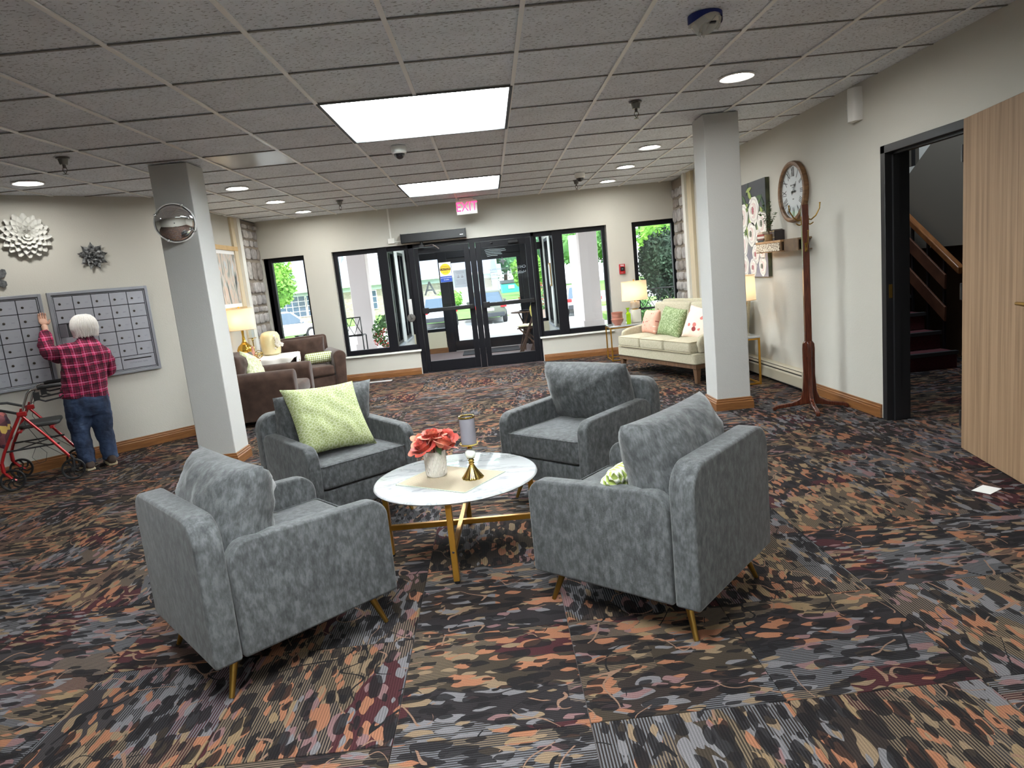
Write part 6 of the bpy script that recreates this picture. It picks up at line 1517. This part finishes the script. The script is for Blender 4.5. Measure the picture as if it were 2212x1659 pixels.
# ---------------------------------------------------------------- houses beyond
SID = mat('siding_pale', S(206,214,218), .8); ROOF = mat('roof_shingle', S(150,156,168), .9, c2=S(126,132,146), vscale=30, vstretch=(1,1,4)); TRW = mat('trim_white', S(240,240,240), .6)
k = NT('ledge_stone', .9); q = k.n('ShaderNodeTexBrick'); q.inputs['Scale'].default_value = 3.2; q.inputs['Color1'].default_value = (*S(176,164,150), 1); q.inputs['Color2'].default_value = (*S(140,128,116), 1); q.inputs['Mortar'].default_value = (*S(196,188,176), 1); q.inputs['Mortar Size'].default_value = .012; q.inputs['Row Height'].default_value = .18; q.inputs['Brick Width'].default_value = .6
xo, yo, zo = k.sep(k.tc.outputs['Object'])[:3]; k.l(k.comb(k.math('ADD', xo, yo), zo, 0.), q.inputs['Vector']); k.color(q.outputs['Color'])
LEDGE = k.m
def house(label, x, y, rz, w_, d_, eave, ridge, stone_h, wins):
    t = thing('house', label, 'house', (x, y, GZ), rz, 'low houses across the car park')
    M().box(-w_/2, w_/2, 0, d_, 0, stone_h).build('stone_wall', LEDGE, t); M().box(-w_/2+.02, w_/2-.02, .02, d_, stone_h, eave).build('wall', SID, t)
    n = int((eave-stone_h)/.2)
    for q_ in range(n): M().box(-w_/2-.01, w_/2+.01, -.02+.0, .02, stone_h+q_*.2, stone_h+q_*.2+.17).build('siding_board', SID, t)
    m = M(); m.prism([(-.7, eave-.05), (-.7, eave+.05), (d_/2, ridge), (d_+.7, eave+.05), (d_+.7, eave-.05)], -w_/2-.6, w_/2+.6, 'yz'); m.build('roof', ROOF, t)
    M().box(-w_/2-.6, w_/2+.6, -.78, -.7, eave-.12, eave+.1).build('gutter', TRW, t)
    for (wx, wz, ww, wh, nx, nz) in wins:
        f = M(); f.box(wx-.06, wx+ww+.06, -.08, -.0, wz-.06, wz+wh+.06); fo = f.build('window_frame', TRW, t); M().box(wx, wx+ww, -.09, -.075, wz, wz+wh).build('pane', mat('far_glass', S(74,92,112), .2), fo)
        g_ = M()
        for i in range(1, nx): g_.box(wx+ww*i/nx-.02, wx+ww*i/nx+.02, -.11, -.085, wz, wz+wh)
        for j in range(1, nz): g_.box(wx, wx+ww, -.11, -.085, wz+wh*j/nz-.02, wz+wh*j/nz+.02)
        g_.build('glazing_bar', TRW, fo)
    return t
h1 = house('pale stone and siding house seen through the far left window', -22.2, 60, radians(6), 17, 9, 2.75, 6.4, 2.2, ((3.6, .6, 2.2, 1.75, 4, 4), (6.0, .6, 1.0, 1.75, 2, 4), (-2, .6, 2, 1.7, 4, 4)))
M().box(7.0, 7.25, -1.2, -.95, 0, 2.7).build('porch_post', TRW, h1)
m = M(); m.prism([(5.2, 2.7), (8.4, 2.7), (6.8, 3.7)], -1.3, -1.1, 'xz'); m.build('gable', SID, h1)
h2 = house('pale house with stone front behind the parked cars and the left glass door', -6.6, 58, radians(-4), 12.5, 9, 2.8, 5.2, 2.3, ((-4.2, .7, 1.1, 1.5, 2, 3), (-1.5, .7, 1.1, 1.5, 2, 3)))
M().box(3.4, 6.25, -.03, .0, 0, 2.6).build('side_panel', SID, h2)
h3 = house('small white garage far behind the right glass door', -2.0, 104, 0, 7, 6, 2.7, 4.3, .1, ((1.2, .9, 1.4, 1.0, 2, 2),))
up2 = thing('utility_pole', 'grey utility pole behind the right glass door', 'pole', (.75, 80, GZ)); M().cyl((0, 0, 0), (0, 0, 11), .42, 12, .36).build('pole', mat('pole_grey', S(170,170,172), .8), up2)

# ---------------------------------------------------------------- trees and shrubs
LEAFM = [mat('leaf_bright', S(150,196,84), .7, c2=S(92,148,58), vscale=.6, detail=2), mat('leaf_mid', S(112,160,88), .7, c2=S(70,116,64), vscale=.5), mat('leaf_dark', S(70,96,72), .8, c2=S(42,62,50), vscale=1.5), mat('leaf_blue', S(120,164,120), .8, c2=S(72,120,92), vscale=.4)]
BARK = mat('bark', S(104,88,76), .9)
def leaf_cloud(blobs, n, size, seed):
    rnd = random.Random(seed); m = M(); V, F = m.v, m.f
    tot = sum(b[3]**2 for b in blobs)
    for (x, y, z, r, sz) in blobs:
        for q in range(int(n*r*r/tot)):
            a = rnd.uniform(0, 2*pi); b = math.asin(rnd.uniform(-1, 1)); rr = r*rnd.uniform(.72, 1.05); c = Vector((x+rr*cos(b)*cos(a), y+rr*cos(b)*sin(a), z+rr*sz*sin(b)))
            d = Vector((rnd.uniform(-1, 1), rnd.uniform(-1, 1), rnd.uniform(-1, .4))).normalized(); s_ = d.orthogonal().normalized(); s_.rotate(Matrix.Rotation(rnd.uniform(0, 6.28), 3, d)); L_ = size*rnd.uniform(.7, 1.3)
            o = len(V); V += [tuple(c-d*L_), tuple(c-s_*L_*.5), tuple(c+d*L_), tuple(c+s_*L_*.5)]; F.append((o, o+1, o+2, o+3))
    return m
def tree(label, x, y, h, R, kind, n=5000, size=.14, seed=1, trunk=.3, sz=1., group='trees beyond the car park', cat='tree', name='tree', base=None):
    rnd = random.Random(seed); z0 = gz(y) if base is None else base; t = thing(name, label, cat, (x, y, z0), 0, group)
    bl = [(0, 0, h*.62, R, sz)]
    for q in range(8): a = q*.8; bl.append((R*.55*cos(a), R*.55*sin(a), h*(.45+.07*(q % 5)), R*rnd.uniform(.42, .6), sz))
    m = leaf_cloud(bl, n, size, seed)
    for b in bl: m.sphere((b[0], b[1], b[2]), b[3]*.80, 12, 8, (1, 1, b[4]))
    m.build('foliage', LEAFM[kind], t, kind='stuff')
    M().tube([(0, 0, 0), (.05*R, 0, h*.3), (0, 0, h*.6)], [trunk, trunk*.7, trunk*.4], 8).build('trunk', BARK, t, smooth=True)
    return t
tree('bright green round tree seen through the far left window', -14.9, 44, 6.1, 2.35, 0, 9000, .15, 1, .15)
for i, (x, y, h, R, kd, lab) in enumerate(((-1, 120, 13, 6, 3, 'blue-green tree far behind the white garage'), (7.5, 112, 14, 6.5, 3, 'tall tree behind the dumpster on its right'), (15, 105, 13, 6, 1, 'green tree behind the right hand window'), (24, 84, 13, 6, 1, 'green tree seen through the far right window, left part'),
        (31, 80, 12, 6, 0, 'bright green tree seen through the far right window, right part'), (-10, 118, 12, 6, 3, 'distant tree behind the roof of the middle house'), (4.6, 76, 4.2, 1.8, 0, 'small yellow-green tree right of the dumpster'), (19.5, 70, 7.5, 3.6, 0, 'small bright tree by the far car park'), (3, 125, 14, 7, 1, 'tall green tree in the middle distance'), (40, 90, 12, 7, 3, 'tree at the far right of the distance'))):
    tree(lab, x, y, h, R, kd, 3500, .38, 10+i, .4)
ar = tree('dark evergreen bush close outside the far right window', 4.05, 15.3, 2.0, .62, 2, 7000, .05, 30, .05, 1.35, 'shrubs outside the entrance', 'bush', 'bush')
tree('low green shrub under the far right window beside the bench', 3.1, 14.4, .55, .34, 1, 1600, .035, 31, .02, 1., 'shrubs outside the entrance', 'bush', 'bush')
tree('round green shrub between the silver car and the house', -3.2, 54, 1.6, 1.0, 0, 1800, .10, 32, .05, .8, 'shrubs outside the entrance', 'bush', 'bush')
tree('dark shrub beside the stone house in the far left window', -13.6, 58.5, 1.3, .8, 1, 1200, .10, 33, .05, .8, 'shrubs outside the entrance', 'bush', 'bush')
pf = thing('flower_planter', 'red flowering planter behind the table in the vestibule doorway', 'planter', (1.55, 24.0, gz(24)), 0)
M().lathe([(.3, 0), (.38, .5), (.4, .55), (.3, .55), (.001, .5)], 20).build('pot', mat('planter_pot', S(150,130,116), .8), pf, smooth=True, angle=50)
leaf_cloud([(0, 0, .95, .55, .9)], 900, .05, 41).build('foliage', LEAFM[1], pf, kind='stuff'); leaf_cloud([(0, 0, 1.0, .60, .9)], 420, .05, 42).build('blossoms', mat('red_blossom', S(214,70,60), .7), pf, kind='stuff')
for i, (x, lab) in enumerate(((-1.85, 'red flowering shrub outside the left vestibule window'),)):
    t = thing('flower_shrub', lab, 'bush', (-2.1, 13.9, 0)); leaf_cloud([(0, 0, .5, .38, 1.)], 900, .04, 44).build('foliage', LEAFM[1], t, kind='stuff'); leaf_cloud([(0, 0, .35, .36, .7)], 260, .04, 45).build('blossoms', MATS['red_blossom'], t, kind='stuff')
    M().cyl((0, 0, 0), (0, 0, .4), .02, 8).build('stem', BARK, t)
# loose items indoors
tag(M().box(-.17, .17, -.05, .05, .0, .008).build('floor_register', mat('register_grey', S(176,176,176), .5), loc=(-1.77, 10.02, .0), bevel=.002), 'pale grey floor vent in the carpet by the back wall', 'vent')
tag(M().box(-.06, .06, -.045, .045, .0, .001).build('paper_slip', STK, loc=(2.52, 3.35, .0005), rot=(0, 0, .5)), 'white slip of paper under the veneer door', 'paper')
